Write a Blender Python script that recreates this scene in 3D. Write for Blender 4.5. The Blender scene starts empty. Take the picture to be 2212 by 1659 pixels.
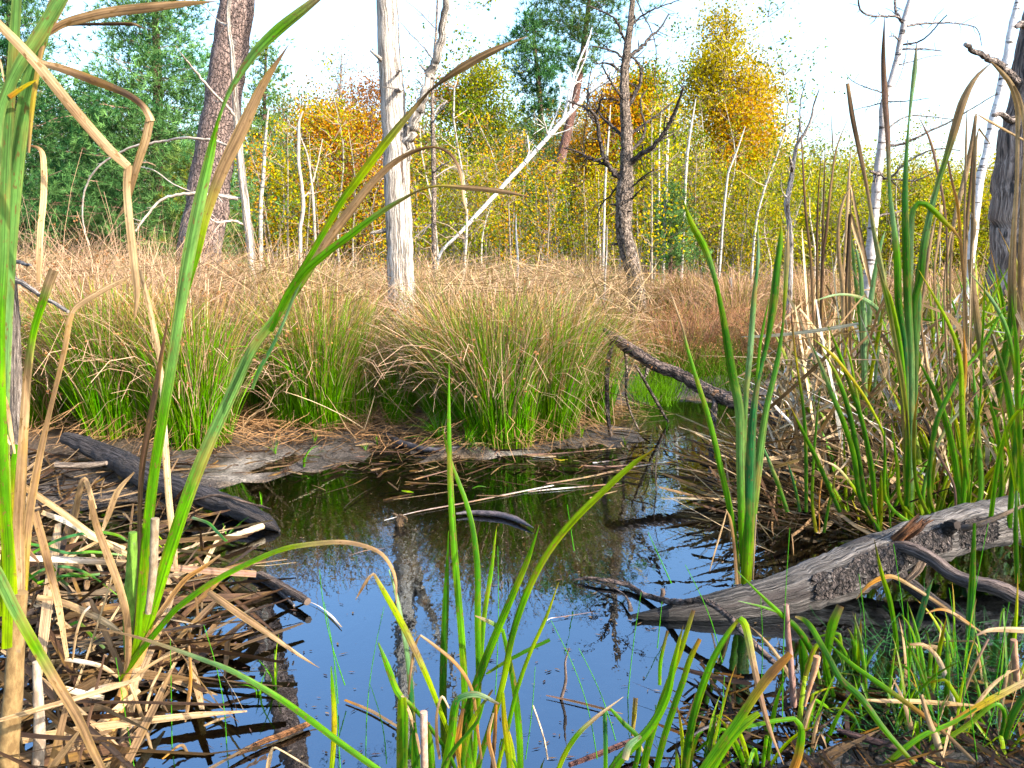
import bpy, math, random
import numpy as np
from mathutils import Vector

# ------------------------------------------------------------------ camera, light, exposure
SC = bpy.context.scene
CAMH = 1.1
FPX = 1700.0                      # focal length in units of a 2212 px wide frame
PITCH = math.atan(289.5 / FPX)
cam_d = bpy.data.cameras.new('camera'); cam = bpy.data.objects.new('camera', cam_d)
SC.collection.objects.link(cam)
cam.location = (0, 0, CAMH); cam.rotation_euler = (math.pi / 2 - PITCH, 0, 0)
cam_d.sensor_width = 36; cam_d.lens = 36 * FPX / 2212; cam_d.clip_start = 0.02; cam_d.clip_end = 1500
SC.camera = cam
SUN_AZ, SUN_EL = 122.0, 33.0      # clockwise from the view direction
W = bpy.data.worlds.new('World'); SC.world = W; W.use_nodes = True
nt = W.node_tree; bg = nt.nodes['Background']
sky = nt.nodes.new('ShaderNodeTexSky'); sky.sky_type = 'NISHITA'; sky.sun_disc = False
sky.sun_elevation = math.radians(SUN_EL); sky.sun_rotation = math.radians(SUN_AZ)
sky.air_density = 1.5; sky.dust_density = 3.2; sky.ozone_density = 6.0
nt.links.new(sky.outputs[0], bg.inputs[0]); bg.inputs[1].default_value = 0.15
sd = bpy.data.lights.new('sun', 'SUN'); sd.energy = 3.2; sd.angle = math.radians(0.6); sd.color = (1, .93, .82)
sun = bpy.data.objects.new('sun', sd); SC.collection.objects.link(sun)
az, el = math.radians(SUN_AZ), math.radians(SUN_EL)
sun.rotation_euler = Vector((math.sin(az) * math.cos(el), math.cos(az) * math.cos(el), math.sin(el))).to_track_quat('Z', 'Y').to_euler()
SC.view_settings.view_transform = 'Standard'; SC.view_settings.look = 'None'
SC.view_settings.exposure = 2.25; SC.view_settings.gamma = 1
SC.render.engine = 'CYCLES'
SC.cycles.max_bounces = 8; SC.cycles.transparent_max_bounces = 12
SC.cycles.caustics_reflective = False; SC.cycles.caustics_refractive = False
SC.cycles.use_denoising = True

R = np.random.RandomState(7)
cp, sp = math.cos(PITCH), math.sin(PITCH)
def rays(uv):
    uv = np.asarray(uv, float); cx = (uv[..., 0] - 1106) / FPX; cy = -(uv[..., 1] - 829.5) / FPX
    return np.stack([cx, cp + cy * sp, -sp + cy * cp], -1)
def at(uv, y):                    # point seen at pixel uv whose distance along the ground is y
    d = rays(uv); t = np.asarray(y, float) / d[..., 1]
    return np.array([0, 0, CAMH]) + d * t[..., None]
def ground(u, v, z=0.0):
    d = rays((u, v)); t = (z - CAMH) / d[2]
    return np.array([0, 0, CAMH]) + d * t
def gy(u, v, z=0.0): return ground(u, v, z)[1]

# ------------------------------------------------------------------ palette (real surface colours)
PAL = dict(
 g=(.065, .195, .008), G=(.026, .105, .005), b=(.098, .19, .055), B=(.028, .115, .035), y=(.17, .26, .010), Y=(.30, .24, .035),
 t=(.38, .26, .155), T=(.50, .37, .23), n=(.22, .14, .08), N=(.075, .042, .026), o=(.34, .16, .05), k=(.035, .025, .02),
 p=(.22, .13, .10), w=(.62, .58, .52), s=(.16, .26, .12))
def pal(c): return np.array([PAL[x] for x in c])

# ------------------------------------------------------------------ mesh collector
class MB:
    def __init__(s): s.v = []; s.f = []; s.c = []; s.t = []; s.n = 0
    def add(s, v, f, c, t):
        v = np.asarray(v, float).reshape(-1, 3); k = len(v); c = np.asarray(c, float); t = np.asarray(t, float)
        if c.ndim > 2: c = c.reshape(-1, 3)
        if t.ndim > 2: t = t.reshape(-1, 3)
        s.v.append(v); s.f.append(np.asarray(f, np.int64).reshape(-1, 4) + s.n)
        s.c.append(np.broadcast_to(np.asarray(c, float), (k, 3)).reshape(-1, 3)); s.t.append(np.broadcast_to(np.asarray(t, float), (k, 3)).reshape(-1, 3)); s.n += k
        return s
    def mesh(s, name, mat, off=(0, 0, 0), smooth=True):
        v = np.concatenate(s.v) - np.asarray(off, float); f = np.concatenate(s.f); c = np.concatenate(s.c); t = np.concatenate(s.t)
        me = bpy.data.meshes.new(name)
        me.vertices.add(len(v)); me.vertices.foreach_set('co', v.astype(np.float32).ravel())
        me.loops.add(f.size); me.loops.foreach_set('vertex_index', f.astype(np.int32).ravel())
        me.polygons.add(len(f)); me.polygons.foreach_set('loop_start', (np.arange(len(f)) * 4).astype(np.int32))
        me.update(calc_edges=True)
        if smooth: me.polygons.foreach_set('use_smooth', np.ones(len(f), bool))
        a = me.attributes.new('Col', 'FLOAT_COLOR', 'POINT'); a.data.foreach_set('color', np.concatenate([c, np.ones((len(c), 1))], 1).astype(np.float32).ravel())
        a = me.attributes.new('tc', 'FLOAT_VECTOR', 'POINT'); a.data.foreach_set('vector', t.astype(np.float32).ravel())
        me.materials.append(mat)
        return me
    def build(s, name, mat, parent=None, smooth=True):
        off = parent_world(parent)
        o = bpy.data.objects.new(name, s.mesh(name, mat, off, smooth)); SC.collection.objects.link(o)
        if parent: o.parent = parent
        return o
def parent_world(p):
    o = np.zeros(3)
    while p is not None:
        o += np.array(p.location); p = p.parent
    return o
def tag(o, label=None, cat=None, group=None, kind=None):
    if label: o['label'] = label
    if cat: o['category'] = cat
    if group: o['group'] = group
    if kind: o['kind'] = kind
    return o
def thing(name, loc, label, cat, group=None):
    o = bpy.data.objects.new(name, None); SC.collection.objects.link(o); o.location = [float(x) for x in loc]
    o.empty_display_size = .1
    return tag(o, label, cat, group)
def copy_tree(o, parent=None):
    c = o.copy(); SC.collection.objects.link(c); c.parent = parent
    for ch in list(o.children): copy_tree(ch, c)
    return c

# ------------------------------------------------------------------ shape helpers
def nrm(a): return a / np.maximum(np.linalg.norm(a, axis=-1, keepdims=True), 1e-9)
def smooth_line(P, n, *extra):
    """Catmull-Rom through P, n samples, the extras interpolated along."""
    P = np.asarray(P, float); m = len(P)
    d = np.r_[0, np.cumsum(np.linalg.norm(np.diff(P, axis=0), axis=1))]
    d = d / d[-1]; s = np.linspace(0, 1, n)
    T = np.zeros_like(P)
    for i in range(m):
        a, b = max(i - 1, 0), min(i + 1, m - 1); T[i] = (P[b] - P[a]) / max(d[b] - d[a], 1e-9)
    i = np.clip(np.searchsorted(d, s, side='right') - 1, 0, m - 2); h = (d[i + 1] - d[i]); u = (s - d[i]) / h
    u_, h_ = u[:, None], h[:, None]
    Q = (2 * u_**3 - 3 * u_**2 + 1) * P[i] + (u_**3 - 2 * u_**2 + u_) * h_ * T[i] + (-2 * u_**3 + 3 * u_**2) * P[i + 1] + (u_**3 - u_**2) * h_ * T[i + 1]
    out = [Q]
    for e in extra:
        e = np.asarray(e, float)
        out.append(np.interp(s, d, e) if e.ndim == 1 else np.stack([np.interp(s, d, e[:, k]) for k in range(e.shape[1])], -1))
    return out
def ribbons(mb, P, S, Wd, C, T0=None):
    """N flat blades at once. P (N,K,3), S side vectors (N,3) or (N,K,3), Wd (N,K), C (N,K,3)."""
    N, K = P.shape[:2]
    if S.ndim == 2: S = S[:, None, :]
    a = P - S * Wd[..., None] / 2; b = P + S * Wd[..., None] / 2
    V = np.stack([a, b], 2).reshape(-1, 3)
    CC = np.repeat(C, 2, axis=1).reshape(-1, 3)
    ln = np.concatenate([np.zeros((N, 1)), np.cumsum(np.linalg.norm(np.diff(P, axis=1), axis=2), 1)], 1)
    tt = np.stack([np.stack([-Wd / 2, Wd / 2], 2), np.repeat(ln[..., None], 2, 2), np.broadcast_to(R.rand(N)[:, None, None] * 10, (N, K, 2))], -1).reshape(-1, 3)
    base = (np.arange(N) * 2 * K)[:, None] + (np.arange(K - 1) * 2)[None, :]
    F = np.stack([base, base + 1, base + 3, base + 2], -1).reshape(-1, 4)
    mb.add(V, F, CC, tt)
def frames(P):
    T = nrm(np.gradient(P, axis=0)); ref = np.array([.31, .47, .83]) if abs(T[0] @ np.array([.31, .47, .83])) < .9 else np.array([1., 0, 0])
    A = [nrm(np.cross(T[0], ref))]
    for i in range(1, len(P)):
        a = A[-1] - T[i] * (A[-1] @ T[i]); A.append(nrm(a))
    A = np.array(A); return T, A, np.cross(T, A)
def tube(mb, P, rad, C, n=8, rough=0.0, cap=True, seed=0):
    """A bark-rough round limb through P."""
    P = np.asarray(P, float); rad = np.asarray(rad, float); K = len(P); C = np.asarray(C, float)
    if C.ndim == 1: C = np.broadcast_to(C, (K, 3))
    T, A, B = frames(P); th = np.arange(n) * 2 * math.pi / n
    ln = np.r_[0, np.cumsum(np.linalg.norm(np.diff(P, axis=0), axis=1))]
    r = np.repeat(rad[:, None], n, 1)
    if rough:
        q = np.random.RandomState(seed + 11)
        lump = sum(q.randn() * np.sin(th[None] * k + q.rand() * 6 + ln[:, None] * q.randn() * f) for k, f in ((1, 2), (2, 3), (3, 4), (2, 9), (5, 6)))
        r = r * (1 + rough * (.35 * lump + .5 * q.randn(K, n)))
    V = P[:, None] + A[:, None] * (np.cos(th)[None, :, None] * r[..., None]) + B[:, None] * (np.sin(th)[None, :, None] * r[..., None])
    rr = rad.mean()
    tt = np.stack([np.broadcast_to(np.cos(th) * rr, (K, n)), np.broadcast_to(np.sin(th) * rr, (K, n)), np.repeat(ln[:, None], n, 1) + seed], -1)
    i = np.arange(K - 1)[:, None] * n; j = np.arange(n)[None]; j2 = (j + 1) % n
    F = np.stack([i + j, i + j2, i + n + j2, i + n + j], -1).reshape(-1, 4)
    mb.add(V, F, np.repeat(C[:, None], n, 1).reshape(-1, 3), tt)
    if cap:
        for e, cc in ((0, C[0]), (K - 1, C[-1])):
            ring = V[e]; c = ring.mean(0) + (T[e] * rad[e] * .25 * (1 if e else -1))
            VV = np.concatenate([ring, [c]]); idx = np.arange(0, n, 2)
            FF = np.stack([idx, (idx + 1) % n, (idx + 2) % n, np.full(len(idx), n)], -1)
            mb.add(VV, FF if e else FF[:, ::-1], cc * .9, tt[e].mean(0))
def limb(mb, pts, ws, y, col, n=8, k=None, rough=.06, seed=0, jit=0.0, c2=None):
    """Limb traced as (u,v) points with widths in px, at distance y (a number or one for every point)."""
    pts = np.asarray(pts, float); y = np.broadcast_to(np.asarray(y, float), (len(pts),))
    P = at(pts, y); rad = np.asarray(ws, float) * y / FPX / 2
    k = k or max(6, int(len(pts) * 4))
    Q, rr = smooth_line(P, k, np.broadcast_to(rad, (len(pts),)))
    q = np.random.RandomState(seed)
    if jit: Q = Q + q.randn(*Q.shape) * jit * rr[:, None]
    c = np.asarray(col, float)
    if c2 is not None:
        m = np.linspace(0, 1, k)[:, None]; c = c * (1 - m) + np.asarray(c2) * m
    tube(mb, Q, rr, c, n, rough, True, seed)
    return Q, rr
def blade(parent, pts, ws, y0, y1, cols, name='leaf', k=None, tilt=None, mat=None, ys=None, label=None, fold=.16, twist=0.0, flat=False):
    """One long reed blade with a keeled section, traced in pixels, laid between two distances."""
    mb = MB(); pts = np.asarray(pts, float); m = len(pts)
    y = np.asarray(ys, float) if ys is not None else np.linspace(y0, y1, m)
    P = at(pts, y); w = np.asarray(ws, float) * y / FPX * SCW
    cc = pal(cols) if isinstance(cols, str) else np.asarray(cols)
    cp_ = np.stack([np.interp(np.linspace(0, 1, m), np.linspace(0, 1, len(cc)), cc[:, i]) for i in range(3)], -1)
    k = k or m * 5
    Q, ww, c = smooth_line(P, k, w, cp_)
    T = nrm(np.gradient(Q, axis=0)); view = nrm(Q - np.array([0, 0, CAMH]))
    S = nrm(np.cross(T, view)); Nn = np.cross(S, T)
    th = (R.uniform(-.45, .45) if tilt is None else tilt) + np.linspace(-.5, .5, k) * (twist or R.uniform(-.5, .5))
    S2 = S * np.cos(th)[:, None] + Nn * np.sin(th)[:, None]; N2 = np.cross(S2, T)
    ww = ww / np.maximum(np.cos(th), .6)
    off = np.array([-.5, -.22, 0, .22, .5]); dep = np.array([0, -.7, -1, -.7, 0]) * fold
    V = Q[:, None] + S2[:, None] * (off[None, :, None] * ww[:, None, None]) + N2[:, None] * (dep[None, :, None] * ww[:, None, None])
    ln = np.r_[0, np.cumsum(np.linalg.norm(np.diff(Q, axis=0), axis=1))]
    tt = np.stack([off[None] * ww[:, None], np.repeat(ln[:, None], 5, 1), np.full((k, 5), R.rand() * 20)], -1)
    i = np.arange(k - 1)[:, None] * 5; j = np.arange(4)[None]
    F = np.stack([i + j, i + j + 1, i + j + 6, i + j + 5], -1).reshape(-1, 4)
    # edges of a blade are a touch paler or browner than its middle
    C5 = np.repeat(c[:, None], 5, 1); C5[:, [0, 4]] = C5[:, [0, 4]] * .8 + np.array([.30, .22, .07]) * .2
    mb.add(V, F, C5.reshape(-1, 3), tt)
    o = mb.build(name, mat or M['leaf'], parent)
    if label: o['label'] = label
    return o
SCW = 1.0

# ------------------------------------------------------------------ materials
M = {}
def newmat(name):
    m = bpy.data.materials.new(name); m.use_nodes = True; n = m.node_tree.nodes; l = m.node_tree.links
    return m, n, l, n['Principled BSDF'], n['Material Output']
def attr(n, name):
    a = n.new('ShaderNodeAttribute'); a.attribute_name = name; return a
def noise(n, l, vec, scale, detail=4, rough=.6, sxyz=None):
    t = n.new('ShaderNodeTexNoise'); t.inputs['Scale'].default_value = scale; t.inputs['Detail'].default_value = detail; t.inputs['Roughness'].default_value = rough
    if sxyz:
        mp = n.new('ShaderNodeMapping'); mp.inputs['Scale'].default_value = sxyz; l.new(vec, mp.inputs['Vector']); vec = mp.outputs[0]
    l.new(vec, t.inputs['Vector']); return t
def ramp(n, l, fac, stops):
    r = n.new('ShaderNodeValToRGB'); e = r.color_ramp.elements
    while len(e) < len(stops): e.new(.5)
    for i, (p, c) in enumerate(stops):
        e[i].position = p; e[i].color = (*(c if hasattr(c, '__len__') else (c, c, c)), 1)
    l.new(fac, r.inputs[0]); return r
def mul(n, l, a, b, fac=1.0, mode='MULTIPLY'):
    x = n.new('ShaderNodeMix'); x.data_type = 'RGBA'; x.blend_type = mode
    x.inputs['Factor'].default_value = fac if not hasattr(fac, 'links') else 0
    if hasattr(fac, 'links'): l.new(fac, x.inputs['Factor'])
    for s, i in ((a, 6), (b, 7)):
        if hasattr(s, 'links'): l.new(s, x.inputs[i])
        else: x.inputs[i].default_value = (*s, 1)
    return x.outputs[2]
def bump(n, l, h, pr, strength=.4, dist=.01):
    b = n.new('ShaderNodeBump'); b.inputs['Strength'].default_value = strength; b.inputs['Distance'].default_value = dist
    l.new(h, b.inputs['Height']); l.new(b.outputs[0], pr.inputs['Normal']); return b
def leafmat(name, rough=.45, trans=.35, stripes=True, spec=.4, spots=True, sat=1.12):
    m, n, l, pr, out = newmat(name); c = attr(n, 'Col').outputs['Color']; tc = attr(n, 'tc').outputs['Vector']
    if stripes:
        s = noise(n, l, tc, 1, 3, .7, (380, 1.5, 1)); r = ramp(n, l, s.outputs[0], [(.36, .52), (.64, 1.4)]); c = mul(n, l, c, r.outputs[0])
        s = noise(n, l, tc, 1, 5, .7, (60, 14, 1)); r = ramp(n, l, s.outputs[0], [(.35, .66), (.65, 1.22)]); c = mul(n, l, c, r.outputs[0])
        if spots:
            s = noise(n, l, tc, 1, 3, .6, (190, 60, 1)); r = ramp(n, l, s.outputs[0], [(.60, 0), (.66, .8)]); c = mul(n, l, c, (.12, .07, .03), r.outputs[0], 'MIX')
            s = noise(n, l, tc, 1, 3, .6, (30, 7, 1)); r = ramp(n, l, s.outputs[0], [(.55, 0), (.75, .45)]); c = mul(n, l, c, (.34, .20, .06), r.outputs[0], 'MIX')
    hs = n.new('ShaderNodeHueSaturation'); hs.inputs['Saturation'].default_value = sat; hs.inputs['Value'].default_value = .86; l.new(c, hs.inputs['Color']); c = hs.outputs[0]
    l.new(c, pr.inputs['Base Color']); pr.inputs['Roughness'].default_value = rough; pr.inputs['Specular IOR Level'].default_value = spec
    if trans:
        tr = n.new('ShaderNodeBsdfTranslucent'); mx = n.new('ShaderNodeMixShader'); mx.inputs[0].default_value = trans
        l.new(mul(n, l, c, (1.15, 1.1, .6)), tr.inputs[0]); l.new(pr.outputs[0], mx.inputs[1]); l.new(tr.outputs[0], mx.inputs[2]); l.new(mx.outputs[0], out.inputs[0])
    M[name] = m; return m
leafmat('leaf', .5, .28, spec=.16); leafmat('dead_leaf', .65, .12, spec=.1, sat=1.12); leafmat('rush', .6, .2, False, spec=.06); leafmat('foliage', .6, .42, False, spec=.08); leafmat('needles', .6, .15, False, spec=.06)
def barkmat(name, dark, light, fissure, zs=(9, 9, 2.2), bs=.7, patch=None, patchc=None, rough=.85, scale=6, fine=True, lo=.42, hi=.6, crack=0):
    m, n, l, pr, out = newmat(name); tc = attr(n, 'tc').outputs['Vector']; c0 = attr(n, 'Col').outputs['Color']
    a = noise(n, l, tc, scale, 8, .7, zs); r = ramp(n, l, a.outputs[0], [(lo, dark), (hi, light)])
    c = mul(n, l, r.outputs[0], c0)
    h = a.outputs[0]
    if fissure:
        v = n.new('ShaderNodeTexVoronoi'); v.feature = 'DISTANCE_TO_EDGE'; v.inputs['Scale'].default_value = fissure
        mp = n.new('ShaderNodeMapping'); mp.inputs['Scale'].default_value = (1.4, 1.4, .6)
        w = noise(n, l, tc, 14, 3); wv = n.new('ShaderNodeVectorMath'); wv.operation = 'MULTIPLY_ADD'
        l.new(w.outputs[1], wv.inputs[0]); wv.inputs[1].default_value = (.07, .07, .07); l.new(tc, wv.inputs[2])
        l.new(wv.outputs[0], mp.inputs[0]); l.new(mp.outputs[0], v.inputs['Vector'])
        rr = ramp(n, l, v.outputs['Distance'], [(0, .42), (.16, 1)]); c = mul(n, l, c, rr.outputs[0])
        ad = n.new('ShaderNodeMath'); ad.operation = 'ADD'; l.new(h, ad.inputs[0]); l.new(rr.outputs[0], ad.inputs[1]); h = ad.outputs[0]
    if crack:
        k = noise(n, l, tc, 1, 4, .55, (34, 34, .9)); rk = ramp(n, l, k.outputs[0], [(.455, 1), (.49, 1 - crack), (.51, 1 - crack), (.545, 1)]); c = mul(n, l, c, rk.outputs[0])
        ad = n.new('ShaderNodeMath'); ad.operation = 'ADD'; l.new(h, ad.inputs[0]); l.new(rk.outputs[0], ad.inputs[1]); h = ad.outputs[0]
    if patch:
        b = noise(n, l, tc, 1, 4, .6, patch[0]); rp = ramp(n, l, b.outputs[0], [(patch[1], 0), (patch[1] + .05, 1)]); c = mul(n, l, c, patchc, rp.outputs[0], 'MIX')
    l.new(c, pr.inputs['Base Color']); pr.inputs['Roughness'].default_value = rough; pr.inputs['Specular IOR Level'].default_value = .25
    bump(n, l, h, pr, bs, .03)
    M[name] = m; return m
barkmat('pine_bark', (.12, .09, .08), (.32, .235, .20), 27, bs=1.0, patch=((5, 5, 2), .60), patchc=(.17, .14, .125))
barkmat('dead_wood', (.20, .165, .14), (.50, .46, .42), None, (16, 16, 1.0), 1.0, ((26, 26, 3), .62), (.12, .075, .05), .8, 8, lo=.36, hi=.52, crack=.62)
barkmat('grey_wood', (.13, .11, .10), (.46, .42, .39), None, (14, 14, 1.6), 1.2, ((12, 12, 3), .57), (.075, .058, .05), .75, 8, crack=.38)
barkmat('dark_bark', (.035, .028, .022), (.20, .165, .14), 30, (9, 9, 3), .9, ((12, 12, 4), .70), (.24, .25, .21), .9)
barkmat('birch_bark', (.48, .45, .42), (.72, .70, .67), None, (6, 6, 3), .3, ((4, 4, 22), .56), (.05, .04, .035), .7, 6)
barkmat('wet_wood', (.012, .013, .016), (.04, .04, .045), None, (5, 5, 2), .35, None, None, .32, 6)
barkmat('thin_bark', (.55, .5, .45), (1, 1, 1), None, (9, 9, 4), .2, ((9, 9, 12), .63), (.1, .08, .06), .8, 6)
# ground
def groundmat():
    m, n, l, pr, out = newmat('ground'); g = n.new('ShaderNodeNewGeometry').outputs['Position']; c = attr(n, 'Col').outputs['Color']
    a = noise(n, l, g, 7, 9, .7); b = noise(n, l, g, 60, 6, .7)
    c = mul(n, l, c, ramp(n, l, a.outputs[0], [(.35, .4), (.65, 1.6)]).outputs[0])
    c = mul(n, l, c, ramp(n, l, b.outputs[0], [(.35, .45), (.62, 1.6)]).outputs[0])
    l.new(c, pr.inputs['Base Color'])
    l.new(ramp(n, l, a.outputs[0], [(.4, .35), (.62, .75)]).outputs[0], pr.inputs['Roughness'])
    ad = n.new('ShaderNodeMath'); ad.operation = 'ADD'; l.new(a.outputs[0], ad.inputs[0]); l.new(b.outputs[0], ad.inputs[1])
    bump(n, l, ad.outputs[0], pr, 1.0, .06); M['ground'] = m
groundmat()
def watermat():
    m, n, l, pr, out = newmat('water'); g = n.new('ShaderNodeNewGeometry').outputs['Position']
    n.remove(pr)
    bp = n.new('ShaderNodeBump'); bp.inputs['Strength'].default_value = 1; bp.inputs['Distance'].default_value = .0006
    a = noise(n, l, g, 7, 3, .5, (1.4, .8, 1)); b = noise(n, l, g, 26, 2, .5, (1.3, .7, 1)); mm = noise(n, l, g, .9, 2)
    mk = ramp(n, l, mm.outputs[0], [(.40, .12), (.62, .9)])
    mt = n.new('ShaderNodeMath'); mt.operation = 'MULTIPLY_ADD'; l.new(b.outputs[0], mt.inputs[0]); l.new(mk.outputs[0], mt.inputs[1]); l.new(a.outputs[0], mt.inputs[2])
    l.new(mt.outputs[0], bp.inputs['Height'])
    fr = n.new('ShaderNodeFresnel'); fr.inputs[0].default_value = 2.9; l.new(bp.outputs[0], fr.inputs['Normal'])
    gl = n.new('ShaderNodeBsdfGlossy'); gl.inputs['Roughness'].default_value = 0.0; gl.inputs['Color'].default_value = (.74, .87, 1, 1); l.new(bp.outputs[0], gl.inputs['Normal'])
    tr = n.new('ShaderNodeBsdfTransparent'); tr.inputs[0].default_value = (.92, .72, .42, 1)
    mx = n.new('ShaderNodeMixShader'); l.new(fr.outputs[0], mx.inputs[0]); l.new(tr.outputs[0], mx.inputs[1]); l.new(gl.outputs[0], mx.inputs[2]); l.new(mx.outputs[0], out.inputs[0])
    M['water'] = m
watermat()

# ------------------------------------------------------------------ terrain and water
shore_px = [(-700, 1120), (-100, 1112), (120, 1100), (300, 1078), (430, 1058), (520, 1048), (640, 1030), (730, 1010), (800, 1000), (930, 1014), (1030, 1002), (1090, 986), (1190, 985), (1260, 960), (1300, 935),
            (1310, 905), (1360, 880), (1440, 866), (1560, 864), (1640, 885), (1700, 950), (1900, 960), (2300, 965), (3200, 1000)]
shore = [ground(u, v)[:2] for u, v in shore_px] + [np.array(q) for q in ((4.6, 2.0), (2.2, 1.62), (1.35, 1.62), (.8, 1.52), (.35, 1.42), (-.2, 1.36), (-.8, 1.25), (-1.5, 1.1), (-3.5, 1.5), (-4.5, 2.5))]
shore = np.array(shore)
def sdist(x, y):
    """signed distance to the shore line, positive on land."""
    p = np.stack([x, y], -1); d = np.full(x.shape, 1e9); ins = np.zeros(x.shape, bool); n = len(shore)
    for i in range(n):
        a, b = shore[i], shore[(i + 1) % n]; ab = b - a
        t = np.clip(((p - a) @ ab) / (ab @ ab), 0, 1); q = p - a - t[..., None] * ab
        d = np.minimum(d, np.hypot(q[..., 0], q[..., 1]))
        c = ((a[1] > y) != (b[1] > y)); xx = a[0] + (y - a[1]) / (b[1] - a[1] + 1e-12) * (b[0] - a[0]); ins ^= c & (x < xx)
    return np.where(ins, -d, d)
def vnoise(x, y, f, seed):
    q = np.random.RandomState(seed); G_ = q.rand(64, 64); X = x * f; Y = y * f; i = np.floor(X).astype(int); j = np.floor(Y).astype(int); fx = X - i; fy = Y - j
    fx = fx * fx * (3 - 2 * fx); fy = fy * fy * (3 - 2 * fy); g = lambda a, b: G_[a % 64, b % 64]
    return (g(i, j) * (1 - fx) + g(i + 1, j) * fx) * (1 - fy) + (g(i, j + 1) * (1 - fx) + g(i + 1, j + 1) * fx) * fy - .5
def height(x, y):
    x = np.asarray(x, float); y = np.asarray(y, float)
    d = sdist(x, y)
    land = .022 + .05 * np.clip(d / .9, 0, 1) + .05 * np.clip((d - .8) / 3, 0, 1)
    n = vnoise(x, y, 1.3, 1) * .06 + vnoise(x, y, 4, 2) * .045 + vnoise(x, y, 11, 3) * .028 + vnoise(x, y, 30, 5) * .02
    wat = -.006 - .06 * np.clip(-d / .8, 0, 1) - .32 * np.clip((-d - .6) / .9, 0, 1)
    k = np.clip(d / .12 + .5, 0, 1)
    z = np.where(d > 0, land, wat) * 1.0
    amp = np.where(d > 0, np.clip(1 - .4 * (d - .5), .35, 1), np.clip(1 + d / .6, .15, 1))
    far = np.clip((y - 9) / 30, 0, 1) * .12
    z = z + n * amp + far + vnoise(x, y, .15, 9) * .1 * np.clip((d - 3) / 6, 0, 1)
    return np.where(d > .5, np.maximum(z, .015), z)
def hz(x, y): return float(height(np.array([x]), np.array([y]))[0])
def warp(n, a, b, c):             # dense in the middle, sparse far off
    t = np.linspace(-1, 1, n); s = np.sinh(t * 4.2) / math.sinh(4.2); return np.where(s < 0, c + s * (c - a), c + s * (b - c))
gx = warp(420, -170, 170, .1); gyy = warp(460, -60, 300, 3.6)
X, Y = np.meshgrid(gx, gyy); Z = height(X, Y); D = sdist(X, Y)
mb = MB(); n1, n2 = X.shape
idx = np.arange(n1 * n2).reshape(n1, n2); F = np.stack([idx[:-1, :-1], idx[:-1, 1:], idx[1:, 1:], idx[1:, :-1]], -1).reshape(-1, 4)
mud = np.array([.060, .045, .036]); silt = np.array([.27, .23, .19]); litter = np.array([.085, .052, .03]); amber = np.array([.30, .165, .045]); peat = np.array([.02, .014, .01])
patch = np.clip((vnoise(X, Y, 2.2, 21) + vnoise(X, Y, 7, 22) * .6) * 5 - .2, 0, 1) * (X < .2) * (Y < 4.6)
near_left = (X > -1.55) & (X < .1) & (Y > 3.3) & (Y < 4.3)
C = mud + (silt - mud) * (patch * near_left)[..., None]
fl = np.clip((D - .45) / .5, 0, 1)[..., None]; C = C * (1 - fl) + litter * fl
wt = np.clip(-Z / .03, 0, 1)[..., None]; C = C * (1 - wt) + amber * wt
dp = np.clip((-Z - .09) / .2, 0, 1)[..., None]; C = C * (1 - dp) + peat * dp
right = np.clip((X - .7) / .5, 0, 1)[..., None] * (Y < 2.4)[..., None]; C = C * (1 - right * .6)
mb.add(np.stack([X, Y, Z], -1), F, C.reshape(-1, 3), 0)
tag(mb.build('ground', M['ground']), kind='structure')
mb = MB(); wx = np.linspace(-7, 9, 40); wy = np.linspace(.3, 9, 40); X2, Y2 = np.meshgrid(wx, wy); idx = np.arange(1600).reshape(40, 40)
F = np.stack([idx[:-1, :-1], idx[:-1, 1:], idx[1:, 1:], idx[1:, :-1]], -1).reshape(-1, 4)
mb.add(np.stack([X2, Y2, X2 * 0], -1), F, (.1, .1, .1), 0); tag(mb.build('pond_water', M['water']), kind='structure')

# ------------------------------------------------------------------ leaves, needles, crowns
LP = dict(gold=(.56, .36, .015), yel=(.44, .36, .02), orange=(.50, .21, .03), rust=(.27, .115, .04), olive=(.15, .15, .025), green=(.085, .145, .018), lime=(.25, .29, .02),
          pine=(.055, .14, .05), pinel=(.16, .29, .10), pined=(.018, .06, .022), twig=(.24, .18, .13), brown=(.22, .12, .06), sage=(.14, .19, .06))
def lc(names, n, q, var=.22):
    a = np.array([LP[x] for x in names.split()]); c = a[q.randint(0, len(a), n)]
    return np.clip(c * (1 + q.randn(n, 1) * var), .005, .9)
def leaves(mb, pos, size, col, q, up=None, aspect=.7):
    n = len(pos); a = nrm(q.randn(n, 3)); 
    if up is not None: a = nrm(a + np.asarray(up))
    b = nrm(np.cross(a, q.randn(n, 3))); s = np.asarray(size)[..., None] if np.ndim(size) else size
    V = np.stack([pos - a * s * .5, pos + b * s * .5 * aspect, pos + a * s * .5, pos - b * s * .5 * aspect], 1).reshape(-1, 3)
    mb.add(V, np.arange(4 * n).reshape(n, 4), np.repeat(col, 4, 0), 0)
def tufts(mb, pos, dirs, n, length, width, col, q, spread=.75):
    N = len(pos); p = np.repeat(pos, n, 0); d = nrm(np.repeat(nrm(dirs), n, 0) + q.randn(N * n, 3) * spread); s = nrm(np.cross(d, q.randn(N * n, 3)))
    L = length * q.uniform(.6, 1.1, (N * n, 1)); w = width / 2
    V = np.stack([p - s * w, p + s * w, p + d * L + s * w * .3, p + d * L - s * w * .3], 1).reshape(-1, 3)
    c = np.repeat(np.repeat(col, n, 0) * (1 + q.randn(N * n, 1) * .15), 4, 0)
    mb.add(V, np.arange(4 * N * n).reshape(-1, 4), np.clip(c, .004, 1), 0)
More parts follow.
